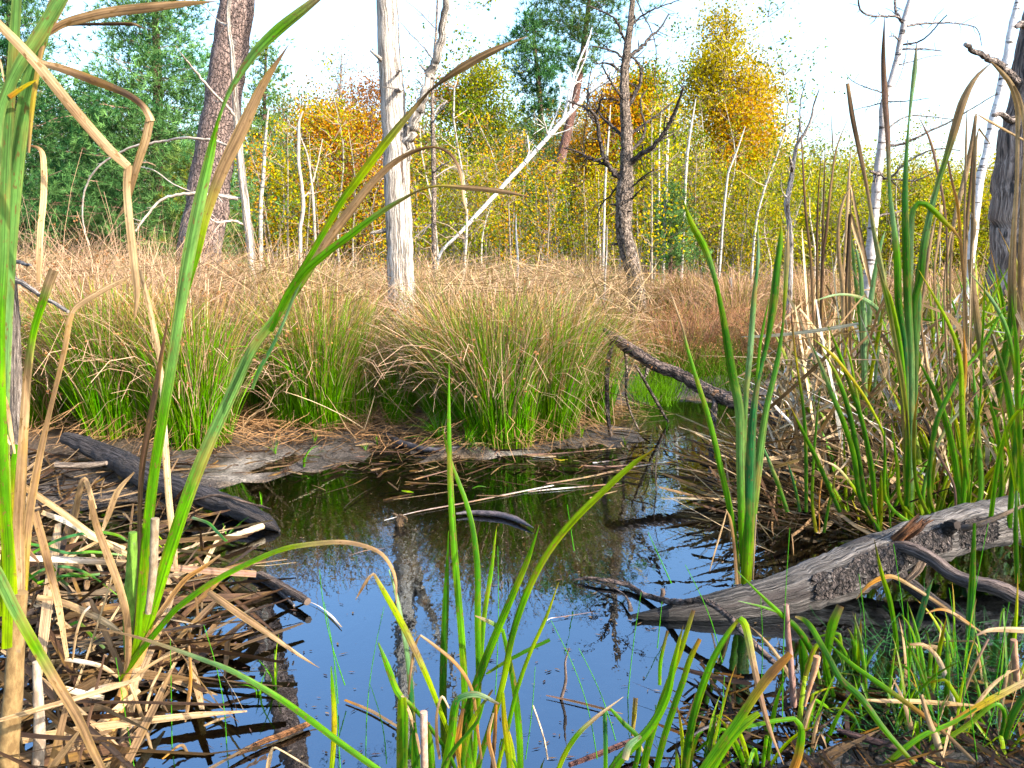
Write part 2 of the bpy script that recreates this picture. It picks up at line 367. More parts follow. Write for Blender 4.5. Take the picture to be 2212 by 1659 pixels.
def twigs(mb, A, B, w, col, q, k=4, sag=.12, wob=.05):
    """Many thin limbs from A to B as flat tapered strips with a bend."""
    n = len(A); s = np.linspace(0, 1, k)[None, :, None]; L = np.linalg.norm(B - A, axis=1)[:, None, None]
    mid = nrm(q.randn(n, 3))[:, None] * L * sag; P = A[:, None] + (B - A)[:, None] * s + mid * np.sin(s * math.pi) + q.randn(n, k, 3) * L * wob * (s > 0)
    S = nrm(np.cross(B - A, q.randn(n, 3)) * [1, .3, 1] + 1e-6); w = np.broadcast_to(w, (n,))
    ribbons(mb, P, S, w[:, None] * np.linspace(1, .35, k)[None], np.broadcast_to(np.asarray(col)[:, None] if np.ndim(col) == 2 else np.asarray(col), (n, k, 3)))
def ball(n, q, shell=.5):
    v = nrm(q.randn(n, 3)); return v * (q.rand(n, 1) ** shell)
def blob_points(blobs, y, q, dm=1.0):
    """Clump centres and their palettes for crown blobs given as (u, v, ru, rv, palette, count)."""
    out = []
    for (u, v, ru, rv, p, n) in blobs:
        b = ball(n, q, .45); uv = np.stack([u + b[:, 0] * ru, v + b[:, 2] * rv], 1); yy = y + b[:, 1] * ru * y / FPX * dm
        out.append((at(uv, yy), p))
    return out
def broadleaf(name, label, cat, y, trunk, w, blobs, per, size, seed, bark='thin_bark', bc=(.22, .17, .13), spread=.35, group=None, extra=None):
    q = np.random.RandomState(seed); tp = np.asarray(trunk, float)
    base = at(tp[0], y); base[2] = hz(base[0], base[1]) - .1
    root = thing(name, (base[0], base[1], max(base[2] + .1, 0)), label, cat, group)
    P = at(tp, y); P[0] = base; rad = np.asarray(w, float) * y / FPX / 2
    Q, rr = smooth_line(P, 16, rad); mt = MB(); tube(mt, Q, rr, np.array(bc), 7, .08, True, seed)
    ml = MB(); mtw = MB()
    for C_, p in blob_points(blobs, y, q):
        n = len(C_)
        j = np.array([max(0, np.argmin(np.linalg.norm(Q - c, axis=1) + .6 * np.maximum(0, Q[:, 2] - c[2] + .3)) - 1) for c in C_])
        twigs(mtw, Q[j], C_, np.clip(rr[j] * .7, .012, .05), bc, q, 6, .1, .03)
        m = 5; B2 = np.repeat(C_, m, 0); twigs(mtw, B2, B2 + q.randn(n * m, 3) * spread, .010, bc, q, 3, .1, .05)
        k = q.poisson(per, n); pos = np.repeat(C_, k, 0); pos = pos + q.randn(len(pos), 3) * spread * np.array([1, 1, .75])
        cc = np.repeat(lc(p, n, q, .12), k, 0) * .6 + lc(p, len(pos), q) * .4
        leaves(ml, pos, size * q.uniform(.6, 1.25, len(pos)), cc, q, (0, 0, -.3))
    mt.build('trunk', M[bark], root)
    mtw.build('branches', M['thin_bark'], root)
    ml.build('crown', M['foliage'], root, False)
    return root
def pine(name, label, y, trunk, w, top, rows, seed, pal_='pine pinel pined pinel', tl=.125, nt_=13, reach=1.0, per=1.0, bc=(.8, .62, .5), bark='pine_bark', whorl_from=0.0, nb=6, droop=.1):
    """rows: (u, v, half width px) down the crown; branches leave the trunk there in whorls."""
    q = np.random.RandomState(seed); tp = np.asarray(trunk, float); base = at(tp[0], y); base[2] = hz(base[0], base[1]) - .1
    root = thing(name, (base[0], base[1], max(base[2] + .1, 0)), label, 'tree')
    P = at(tp, y); P[0] = base; Q, rr = smooth_line(P, 18, np.asarray(w, float) * y / FPX / 2); mt = MB(); tube(mt, Q, rr, np.array(bc), 9, .05, True, seed); mt.build('trunk', M[bark], root)
    mtw = MB(); mn = MB()
    for (u, v, hw) in rows:
        c = at((u, v), y); R_ = hw * y / FPX
        n = nb + q.randint(0, 3); ang = q.rand() * 6 + np.arange(n) * 2 * math.pi / n + q.randn(n) * .25
        L = R_ * q.uniform(.5, 1.2, n)
        d = np.stack([np.cos(ang), np.sin(ang), q.uniform(-droop, .35, n)], 1); A = np.repeat(c[None], n, 0) + q.randn(n, 3) * [0, 0, .12]; B = A + d * L[:, None]
        twigs(mtw, A, B, np.clip(L * .02, .012, .05), (.28, .18, .12), q, 6, .06, .02)
        m = np.maximum(4, (L / .072 * per).astype(int)); ii = np.repeat(np.arange(n), m); t = q.uniform(.22, 1, len(ii)) ** .8
        side = q.randn(len(ii), 3) * (.10 + .22 * L[ii] * (1 - t * .5))[:, None] * [1, 1, .45]; pos = A[ii] + (B - A)[ii] * t[:, None] + side + [0, 0, .04]
        nn = 3; pos = np.repeat(pos, nn, 0) + q.randn(len(pos) * nn, 3) * .09; dd = np.repeat(d[ii] + side, nn, 0) + [0, 0, .7] + q.randn(len(pos), 3) * .3
        tufts(mn, pos, dd, nt_, tl, .011 * y / 16, np.repeat(lc(pal_, len(ii), q, .2) * .4 + lc(pal_, n, q, .25)[ii] * .6, nn, 0), q)
    mtw.build('branches', M['thin_bark'], root); mn.build('crown', M['needles'], root, False)
    return root

# ------------------------------------------------------------------ far wood behind everything (one mass)
def profile(pts): a = np.array(pts, float); return lambda u: np.interp(u, a[:, 0], a[:, 1])
q = np.random.RandomState(3)
top = profile([(-500, 60), (0, 150), (300, 250), (430, 330), (560, 240), (640, 200), (700, 230), (820, 250), (900, 270), (1000, 290), (1100, 250), (1250, 240), (1400, 200), (1500, 220), (1650, 280), (1720, 350), (1850, 340), (1950, 400), (2050, 390), (2212, 360), (2700, 330)])
def colour_by_u(u, q, v=None):
    bands = [(-600, 'pine pinel pined olive'), (430, 'pine olive green pinel'), (560, 'olive green pine olive'), (640, 'rust orange olive brown'), (830, 'olive rust twig yel'), (930, 'olive lime green sage'), (1090, 'olive pine sage green'),
             (1240, 'orange gold olive rust'), (1400, 'green olive yel twig'), (1490, 'gold yel olive gold'), (1690, 'olive sage lime yel'), (1850, 'lime olive yel olive'), (2050, 'lime yel olive gold')]
    ub = np.array([b[0] for b in bands]); i = np.clip(np.searchsorted(ub, u + q.randn(len(u)) * 25, side='right') - 1, 0, len(bands) - 1)
    tab = np.array([[LP[x] for x in b[1].split()] for b in bands]); c = tab[i, q.randint(0, 4, len(u))]
    return np.clip(c * (1 + q.randn(len(u), 1) * .25), .005, .8)
ml = MB(); mtw = MB(); n = 9500
u = q.uniform(-500, 2700, n); f = q.rand(n) ** .9; v = 600 + (top(u) - 600) * f; y = q.uniform(34, 52, n)
cen = at(np.stack([u, v], 1), y); k = q.poisson(26, n); ii = np.repeat(np.arange(n), k)
pos = cen[ii] + q.randn(len(ii), 3) * [.75, .8, .5]; leaves(ml, pos, .16 * q.uniform(.5, 1.2, len(ii)), colour_by_u(u[ii], q) * .3 + colour_by_u(u, q)[ii] * .7, q)
tag(ml.build('distant_wood', M['foliage'], None, False), 'hazy mass of autumn wood far behind the bog', 'wood', kind='stuff')
nn = 900; u = q.uniform(-450, 2650, nn); y = q.uniform(30, 46, nn); A = at(np.stack([u, np.full(nn, 600.)], 1), y); tv = np.maximum(top(u) - q.uniform(-120, 40, nn), 90); B = at(np.stack([u + q.randn(nn) * 22, tv], 1), y)
twigs(mtw, A, B, q.uniform(.03, .09, nn), np.where(q.rand(nn, 1) < .15, .36, .13) * np.array([[1, .88, .72]]), q, 8, .03, .008)
m = 12; t = q.uniform(.3, 1, (nn, m)).ravel(); AA = np.repeat(A, m, 0) + np.repeat(B - A, m, 0) * t[:, None]; dd = q.randn(nn * m, 3) * [.7, .5, .5] + [0, 0, .7]
twigs(mtw, AA, AA + dd, .02, np.array([.26, .2, .15]), q, 4, .1, .04)
tag(mtw.build('distant_stems', M['thin_bark']), 'thin bare stems crowding the far wood', 'stems', kind='stuff')

# ------------------------------------------------------------------ shrubby undergrowth (one mass)
ml = MB(); mtw = MB(); n = 9500
top2 = profile([(-500, 380), (0, 420), (430, 430), (640, 400), (830, 420), (900, 360), (1100, 390), (1250, 400), (1400, 360), (1700, 360), (1850, 375), (2000, 400), (2212, 370), (2700, 360)])
u = q.uniform(-500, 2700, n); f = q.rand(n); v = 600 + (top2(u) - 600) * f; y = q.uniform(17, 32, n)
cen = at(np.stack([u, v], 1), y); k = q.poisson(24, n); ii = np.repeat(np.arange(n), k)
pos = cen[ii] + q.randn(len(ii), 3) * [.42, .5, .35]
def under_col(u, q):
    c = colour_by_u(u, q); d = lc('olive green olive lime twig lime green olive', len(u), q, .15); w_ = (q.rand(len(u), 1) < .62); return np.where(w_, d, c)
leaves(ml, pos, .075 * q.uniform(.5, 1.25, len(ii)), under_col(u[ii], q) * .35 + under_col(u, q)[ii] * .65, q)
tag(ml.build('undergrowth', M['foliage'], None, False), 'yellow green shrubby undergrowth at the foot of the wood', 'undergrowth', kind='stuff')
nn = 2600; u = q.uniform(-450, 2650, nn); y = q.uniform(17, 32, nn); A = at(np.stack([u, np.full(nn, 610.)], 1), y); B = at(np.stack([u + q.randn(nn) * 25, top2(u) + q.uniform(-50, 150, nn)], 1), y)
twigs(mtw, A, B, q.uniform(.008, .026, nn), np.where(q.rand(nn, 1) < .12, .38, .13) * np.array([[1, .85, .66]]), q, 7, .05, .012)
tag(mtw.build('undergrowth_stems', M['thin_bark']), 'thin pale stems of the undergrowth', 'stems', kind='stuff')

# ------------------------------------------------------------------ pines at the left
pine('young_pine', 'tall bushy pine with blue green needles left of the thick pine trunk', 15.5, [(345, 600), (342, 330), (340, 150), (330, -60)], [26, 24, 18, 8], 0,
     [(332, -60 + i * 27, 50 + i * 7.5 + (i % 3) * 12) for i in range(22)], 41, nb=7)
pine('young_pine', 'dark young pine at the far left edge behind the reeds', 14.0, [(20, 600), (25, 300), (20, -80)], [30, 26, 10], 0,
     [(22, -120 + i * 30, 60 + i * 6.5) for i in range(22)], 42, 'pine pined pinel pined', nb=7)
pine('young_pine', 'lower pine filling the gap between the two tall pines', 17.5, [(190, 600), (190, 400), (195, 210)], [22, 18, 6], 0,
     [(192, 225 + i * 25, 38 + i * 8) for i in range(15)], 43, nb=7)
pine('young_pine', 'small pine just left of the thick pine trunk', 13.5, [(425, 600), (420, 500), (412, 330)], [16, 14, 5], 0,
     [(415, 345 + i * 22, 28 + i * 7) for i in range(11)], 44, 'pine pinel olive')
pine('slender_pine', 'slender pine with feathery crown just right of the thick pine trunk', 21, [(565, 600), (568, 400), (575, 90)], [16, 12, 4], 0,
     [(572, 110 + i * 26, 24 + i * 3.5) for i in range(17)], 45, 'pine olive pinel sage', nb=5, per=.7)
pine('scots_pine', 'tall dark pine with a layered crown in the middle of the wood', 27, [(1165, 600), (1170, 430), (1168, 250), (1150, 45)], [18, 15, 12, 5], 0,
     [(1150, 48, 22), (1152, 75, 42), (1155, 105, 58), (1157, 135, 52), (1160, 165, 60), (1163, 200, 45), (1166, 235, 55), (1168, 290, 62), (1168, 340, 52)], 46, 'pine pined pinel pine', tl=.17, nb=8, per=.8)
pine('scots_pine', 'leaning red stemmed pine whose crown is cut off by the top of the picture', 20, [(1150, 620), (1190, 430), (1215, 330), (1245, 200), (1262, 90), (1280, -60)], [20, 22, 20, 16, 12, 7], 0,
     [(1280, -60, 90), (1276, -30, 120), (1270, 5, 125), (1266, 40, 110), (1258, 75, 70), (1256, 110, 50), (1250, 150, 30)], 47, 'pine pinel sage pine', tl=.14, nb=8, per=.8, bc=(.9, .6, .5))
pine('young_pine', 'small pale green pine among birches right of the dark dead tree', 15, [(1450, 600), (1450, 500), (1452, 430)], [8, 6, 3], 0,
     [(1451, 438 + i * 17, 14 + i * 6) for i in range(9)], 48, 'sage pinel pine', tl=.09, nb=7)
pine('young_pine', 'distant bluish pine top beside the golden tree', 32, [(1655, 600), (1655, 400), (1655, 300)], [10, 8, 3], 0,
     [(1655, 305 + i * 18, 18 + i * 6) for i in range(8)], 49, 'pinel pine sage', tl=.2, nb=7)

# ------------------------------------------------------------------ autumn trees
broadleaf('oak_tree', 'rust brown and orange oak behind the white dead trunk', 'tree', 19, [(800, 600), (798, 480), (790, 380), (800, 300), (805, 230)], [14, 13, 11, 8, 4],
     [(760, 290, 105, 50, 'rust orange gold rust', 46), (780, 400, 100, 60, 'rust brown orange rust', 52), (700, 255, 40, 28, 'gold yel orange', 14), (740, 480, 85, 55, 'rust brown olive orange', 40), (800, 210, 45, 26, 'rust brown rust', 9)], 150, .062, 51, bc=(.16, .12, .09), spread=.26)
broadleaf('oak_tree', 'green and yellow oak with a rounded crown in the middle of the wood', 'tree', 26, [(1030, 600), (1032, 420), (1034, 300), (1035, 160)], [12, 11, 8, 4],
     [(1035, 170, 50, 45, 'lime olive yel green', 30), (1000, 235, 60, 50, 'lime green olive', 34), (1060, 260, 45, 55, 'green lime olive', 26), (1020, 330, 80, 50, 'olive green lime', 34), (960, 200, 28, 30, 'rust orange olive', 12)], 110, .088, 52, bc=(.18, .14, .1), spread=.36)
broadleaf('maple_tree', 'bright orange and green tree behind the dark dead tree', 'tree', 22, [(1390, 600), (1388, 450), (1385, 300), (1380, 190)], [13, 11, 8, 4],
     [(1330, 250, 62, 70, 'orange gold orange rust', 46), (1385, 220, 45, 55, 'orange gold lime', 30), (1290, 330, 50, 60, 'orange gold olive', 30), (1400, 330, 45, 90, 'lime green lime yel', 44), (1340, 420, 70, 55, 'orange lime olive gold', 36), (1400, 180, 30, 35, 'green lime', 12)], 120, .078, 53, bc=(.17, .13, .1), spread=.30)
broadleaf('aspen_tree', 'tall golden yellow tree rising highest right of the dark dead tree', 'tree', 25, [(1585, 600), (1580, 400), (1575, 200), (1568, 20)], [14, 12, 8, 3],
     [(1570, 55, 42, 48, 'yel olive yel gold', 14), (1560, 120, 62, 55, 'yel yel olive gold', 30), (1590, 180, 92, 60, 'yel gold yel olive', 42), (1610, 255, 75, 60, 'gold gold yel orange', 66), (1600, 330, 90, 60, 'gold yel orange olive', 70), (1520, 220, 30, 90, 'yel olive gold', 20), (1645, 185, 42, 55, 'yel gold olive yel', 16), (1508, 165, 38, 55, 'yel olive yel', 14), (1570, 420, 90, 60, 'yel olive gold lime', 44)], 100, .088, 54, bc=(.5, .42, .33), spread=.32)
broadleaf('birch_tree', 'slender bare greyish birch behind the oak, left of the white dead trunk', 'tree', 28, [(745, 600), (740, 400), (735, 250), (738, 100)], [9, 8, 6, 2],
     [(738, 140, 40, 40, 'twig sage brown', 16), (735, 200, 55, 40, 'twig sage brown olive', 22)], 9, .08, 55, bc=(.25, .22, .2), spread=.45)
broadleaf('birch_tree', 'thin yellow leaved birch in front of the leaning white birch', 'tree', 15, [(1000, 600), (1004, 480), (1010, 330)], [5, 4, 2],
     [(1010, 370, 55, 60, 'yel lime gold', 20), (1000, 460, 70, 55, 'yel lime olive gold', 26), (1060, 420, 45, 60, 'yel lime gold', 18)], 50, .05, 56, bc=(.3, .25, .2), spread=.22)
broadleaf('willow_bush', 'broad yellow green bush at the right behind the cattails', 'bush', 20, [(2060, 600), (2058, 520), (2050, 400)], [14, 11, 5],
     [(2060, 440, 130, 70, 'lime yel olive yel', 80), (2160, 480, 110, 90, 'yel gold lime olive', 80), (1960, 480, 90, 60, 'lime olive yel', 50), (2090, 540, 190, 50, 'olive yel lime', 70)], 110, .062, 57, bc=(.2, .16, .1), spread=.28)
broadleaf('willow_bush', 'low green bush between the golden tree and the dead birch', 'bush', 22, [(1800, 600), (1800, 520), (1795, 420)], [12, 10, 5],
     [(1790, 470, 100, 60, 'olive lime green', 60), (1720, 520, 90, 60, 'olive yel lime', 50), (1850, 530, 110, 50, 'lime yel olive', 55)], 110, .062, 58, bc=(.2, .16, .1), spread=.28)

for u_, v_, ru, rv, y_, pl, lab, sd_ in ((620, 300, 55, 100, 26, 'olive sage pine olive', 'olive feathery tree left of the orange oak', 151), (905, 330, 60, 90, 24, 'olive rust twig olive', 'brownish olive tree between the white dead trunk and the rounded oak', 152), (1115, 370, 75, 90, 22, 'olive sage green olive', 'dull green tree under the layered dark pine', 153),
        (1235, 320, 60, 110, 25, 'olive twig orange sage', 'olive and orange tree between the two middle pines', 154), (1455, 310, 60, 110, 27, 'green olive yel lime', 'green tree between the orange tree and the golden tree', 155), (1500, 430, 70, 90, 19, 'olive twig yel olive', 'twiggy olive birch in front of the golden tree', 156), (1690, 420, 60, 90, 24, 'olive lime sage', 'olive tree at the right foot of the golden tree', 157), (700, 440, 80, 70, 18, 'rust olive orange olive', 'low rusty olive tree under the orange oak', 158)):
    broadleaf('birch_tree', lab, 'tree', y_, [(u_, 600), (u_ + 3, 450), (u_, v_ - rv * .6)], [9, 7, 3], [(u_, v_, ru, rv, pl, 46), (u_ + 10, v_ + 70, ru * 1.2, rv * .7, pl, 34)], 58, .08, sd_, spread=.34)
# saplings that nothing tells apart
def sapling(seed, pal_, h, pale):
    q = np.random.RandomState(seed); root = thing('birch_sapling', (0, 0, 0), 'thin upright birch sapling in the thicket behind the rushes', 'sapling', 'thin saplings in the thicket behind the rushes')
    P = np.array([[0, 0, -.2], [.05, 0, h * .35], [-.05 + q.randn() * .1, 0, h * .7], [q.randn() * .2, 0, h]]); Q, rr = smooth_line(P, 12, [.020, .017, .011, .004])
    mt = MB(); tube(mt, Q, rr, np.array(pale), 6, .06, True, seed); mtw = MB(); ml = MB(); n = 34
    j = q.randint(3, 12, n); A = Q[j]; d = q.randn(n, 3) * [.4, .4, .1] + [0, 0, .35]; B = A + d * (1.25 - j[:, None] / 14); twigs(mtw, A, B, .012, (.3, .22, .16), q, 5, .08, .03)
    k = q.poisson(24, n); ii = np.repeat(np.arange(n), k); t = q.uniform(.3, 1.05, (len(ii), 1)); pos = A[ii] + (B - A)[ii] * t + q.randn(len(ii), 3) * .09
    leaves(ml, pos, .05 * q.uniform(.6, 1.2, len(ii)), lc(pal_, len(ii), q), q, (0, 0, -.4))
    mt.build('trunk', M['birch_bark'], root); mtw.build('branches', M['thin_bark'], root); ml.build('crown', M['foliage'], root, False); return root
q = np.random.RandomState(12)
protos = [sapling(61, 'yel olive lime', 3.4, (.42, .38, .31)), sapling(62, 'yel gold lime', 2.6, (.36, .31, .24)), sapling(63, 'olive green lime', 3.9, (.62, .58, .5)), sapling(64, 'orange gold olive', 3.0, (.3, .25, .19)), sapling(65, 'lime yel yel', 2.2, (.7, .6, .5))]
uu = np.r_[q.uniform(560, 1720, 62), q.uniform(1700, 2210, 14)]
for i, u_ in enumerate(uu):
    o = protos[i] if i < len(protos) else copy_tree(protos[q.randint(len(protos))])
    y_ = q.uniform(12.5, 23); p = at((u_, 575), y_); o.location = (p[0], y_, max(hz(p[0], y_), 0)); o.rotation_euler.z = q.rand() * 6.28; o.rotation_euler.x = q.randn() * .06; s_ = q.uniform(.8, 1.25); o.scale = (s_,) * 3

# ------------------------------------------------------------------ individual dead and bare trees
def bare(name, label, cat, y, trunk, w, mat, col, branches, seed=0, n=14, rough=.07, bmat=None, group=None, bcol=None, twn=0, jit=.12, k=None, spurs=0):
    """trunk (u,v) points bottom first; branches: (points, widths[, depth shift at the tip])."""
    q = np.random.RandomState(seed); tp = np.asarray(trunk, float); base = at(tp[0], y); base[2] = min(base[2], hz(base[0], base[1])) - .1
    root = thing(name, (base[0], base[1], max(hz(base[0], base[1]), 0)), label, cat, group)
    P = at(tp, y); P[0] = base; rad = np.asarray(w, float) * y / FPX / 2; k = k or len(tp) * 7
    Q, rr = smooth_line(P, k, rad); Q = Q + q.randn(*Q.shape) * rr[:, None] * .04
    mt = MB(); tube(mt, Q, rr, np.array(col), n, rough, True, seed)
    if spurs:
        for _ in range(spurs):
            j = q.randint(3, k - 2); a = q.rand() * 6.28; d = np.array([math.cos(a), math.sin(a), q.uniform(-.2, .5)]); L = rr[j] * q.uniform(1.3, 2.2)
            tube(mt, np.stack([Q[j], Q[j] + d * L * .6, Q[j] + d * L]), np.array([.22, .16, .08]) * rr[j], np.array(col) * .6, 5, .2, True, seed + _)
    mt.build('trunk', M[mat], root)
    for bi, b in enumerate(branches):
        pts, ws = np.asarray(b[0], float), b[1]; sh = b[2] if len(b) > 2 else q.uniform(-.6, .6)
        yy = y + np.linspace(0, 1, len(pts)) * sh; mbb = MB(); P2 = at(pts, yy); r2 = np.interp(np.linspace(0, 1, len(pts)), np.linspace(0, 1, len(ws)), ws) * y / FPX / 2
        Q2, rr2 = smooth_line(P2, max(8, len(pts) * 5), r2); Q2[1:] += q.randn(len(Q2) - 1, 3) * rr2[1:, None] * jit * 2
        tube(mbb, Q2, rr2, np.array(bcol if bcol is not None else col), 7, rough, True, seed + bi)
        if twn:
            m = q.poisson(twn); 
            if m:
                j = q.randint(2, len(Q2), m); dirs = nrm(q.randn(m, 3) * [1, .6, .7] + nrm(Q2[-1] - Q2[0]) * .8); L = q.uniform(.03, .16, (m, 1)) * y / 7
                for a_, b_, r_ in zip(Q2[j], Q2[j] + dirs * L, rr2[j]): tube(mbb, np.stack([a_, (a_ + b_) / 2 + q.randn(3) * .006, b_]), np.array([.5, .4, .2]) * r_, np.array(bcol if bcol is not None else col), 4, .1, True, 1)
        mbb.build('branch', M[bmat or mat], root)
    return root
def z00(p): return [(x / 3, y / 3) for x, y in p]
def z10(p): return [(737.3 + x / 3, y / 3) for x, y in p]
def z20(p): return [(1474.7 + x / 3, y / 3) for x, y in p]
def z01(p): return [(x / 3, 553 + y / 3) for x, y in p]
def z11(p): return [(737.3 + x / 3, 553 + y / 3) for x, y in p]
def z21(p): return [(1474.7 + x / 3, 553 + y / 3) for x, y in p]
def z02(p): return [(x / 3, 1106 + y / 3) for x, y in p]
def z12(p): return [(737.3 + x / 3, 1106 + y / 3) for x, y in p]
def z22(p): return [(1474.7 + x / 3, 1106 + y / 3) for x, y in p]

pt = bare('pine_tree', 'thick leaning pine trunk with scaly reddish bark at the left', 'tree', 8.2, [(428, 640), (435, 540), (448, 430), (468, 300), (488, 170), (505, 70), (516, -20), (540, -300), (560, -700)], [92, 90, 84, 78, 72, 68, 66, 58, 40], 'pine_bark', (1.0, .92, .88), [], 70, 24, .035, k=60)
q = np.random.RandomState(71); mtw = MB(); mn = MB(); c0 = at((555, -640), 8.2)
for i in range(26):
    a = q.rand() * 6.28; A = c0 + [0, 0, q.uniform(-.9, .9)]; B = A + np.array([math.cos(a) * 1.7, math.sin(a) * 1.7, q.uniform(.1, .7)]); twigs(mtw, A[None], B[None], .04, (.3, .2, .13), q, 6, .05, .02)
    t = q.uniform(.35, 1, (22, 1)); pos = A + (B - A) * t + q.randn(22, 3) * .16; tufts(mn, pos, nrm(B - A) + np.zeros((22, 3)) + [0, 0, .5], 16, .1, .006, lc('pine pinel pined', 22, q), q)
mtw.build('branches', M['thin_bark'], pt); mn.build('crown', M['needles'], pt, False)

bare('dead_tree', 'slim bare dead tree with curved side branches in front of the thick pine trunk', 'tree', 7.4,
     z00([(1640, 1760), (1625, 1600), (1600, 1400), (1560, 1050), (1535, 780), (1520, 600), (1505, 350), (1485, 200), (1480, 60), (1500, -60)]), [19, 18, 17, 16, 15, 12, 10, 8, 8, 7], 'dead_wood', (1.1, 1.02, .92),
     [(z00([(1530, 760), (1440, 660), (1340, 550), (1240, 430), (1180, 355)]), [7, 3]), (z00([(1480, 945), (1380, 910), (1200, 895), (1000, 925), (860, 950), (760, 1000), (640, 1080), (570, 1180), (535, 1320), (545, 1480), (580, 1590)]), [6, 3]),
      (z00([(1560, 1285), (1450, 1265), (1330, 1255), (1240, 1240), (1120, 1190), (1000, 1105), (900, 1080)]), [5, 2]), (z00([(1540, 1290), (1300, 1255), (1150, 1260), (1040, 1300), (950, 1400), (880, 1500)]), [8, 4]),
      (z00([(1580, 1450), (1500, 1430), (1400, 1440), (1330, 1380)]), [6, 2]), (z00([(1480, 170), (1420, 140), (1340, 60), (1300, 30)]), [4, 2])], 72, 10, bmat='thin_bark', bcol=(.38, .33, .28), twn=4)
bare('dead_tree', 'broad bleached white dead trunk with a forked limb', 'tree', 7.2,
     [(868, 720), (867, 650), (864, 560), (859, 440), (854, 320), (847, 200), (840, 100), (836, -10), (833, -200), (836, -420)], [62, 59, 56, 55, 54, 50, 45, 42, 34, 20], 'dead_wood', (1.05, .98, .9),
     [(z10([(400, 1060), (430, 960), (450, 850), (500, 720), (560, 560), (620, 400), (650, 250), (670, 100), (685, -30), (700, -200)]), [30, 26, 22, 20, 18, 16, 14, 10], -.3),
      (z10([(350, 590), (385, 580)]), [10, 6], -.3), (z10([(350, 500), (380, 450)]), [6, 2], -.3), (z10([(600, 390), (520, 290), (450, 220), (370, 125)]), [4, 1.5], .3), (z10([(535, 560), (480, 510)]), [3, 1.5])], 73, 26, .045, twn=3, k=70, spurs=7)
bare('dead_tree', 'thin dead sapling with spurs standing close behind the white trunk limb', 'tree', 10.5,
     z10([(598, 1760), (600, 1500), (600, 1200), (595, 900), (590, 640), (600, 380), (615, 200), (622, 0), (625, -100)]), [12, 11, 10, 9, 7, 6, 5, 4, 3], 'dark_bark', (2.2, 2.0, 1.8),
     [(z10([(600, 1120), (640, 1080), (700, 1050)]), [4, 2]), (z10([(600, 740), (640, 690), (685, 655)]), [5, 3]), (z10([(595, 720), (575, 620)]), [3, 1]), (z10([(605, 180), (540, 110), (490, 60), (420, 5)]), [3, 1]),
      (z10([(590, 800), (640, 720), (690, 660)]), [3, 2]), (z10([(610, 240), (700, 100), (760, -10)]), [2, 1]), (z10([(600, 1440), (520, 1500), (450, 1560)]), [3, 1]), (z10([(605, 1150), (720, 1080), (840, 1075)]), [3, 1])], 74, 8, bmat='thin_bark', bcol=(.28, .24, .22), twn=6)
bare('birch_tree', 'long white birch leaning steeply to the right across the wood', 'tree', 13,
     z10([(560, 1750), (640, 1650), (760, 1520), (870, 1400), (1000, 1260), (1090, 1160), (1250, 990), (1400, 820), (1530, 680), (1620, 590), (1720, 490), (1830, 400)]), [6, 6, 7, 9, 8, 9, 9, 10, 9, 7, 4, 2.5], 'birch_bark', (.85, .83, .8),
     [(z10([(1440, 770), (1470, 640), (1500, 520), (1540, 400), (1590, 290), (1620, 200)]), [7, 3]), (z10([(1480, 730), (1500, 570), (1580, 380), (1605, 250)]), [5, 2]), (z10([(1620, 590), (1760, 420), (1850, 320)]), [4, 2]), (z10([(1600, 610), (1740, 520), (1820, 480)]), [4, 2]),
      (z10([(1180, 1060), (1215, 990), (1205, 880)]), [4, 2]), (z10([(1340, 880), (1300, 740)]), [4, 2]), (z10([(1330, 890), (1420, 650), (1410, 520)]), [4, 1.5]), (z10([(1350, 880), (1450, 850), (1500, 820)]), [3, 1])], 75, 9, bmat='birch_bark', bcol=(.8, .78, .75), twn=5)
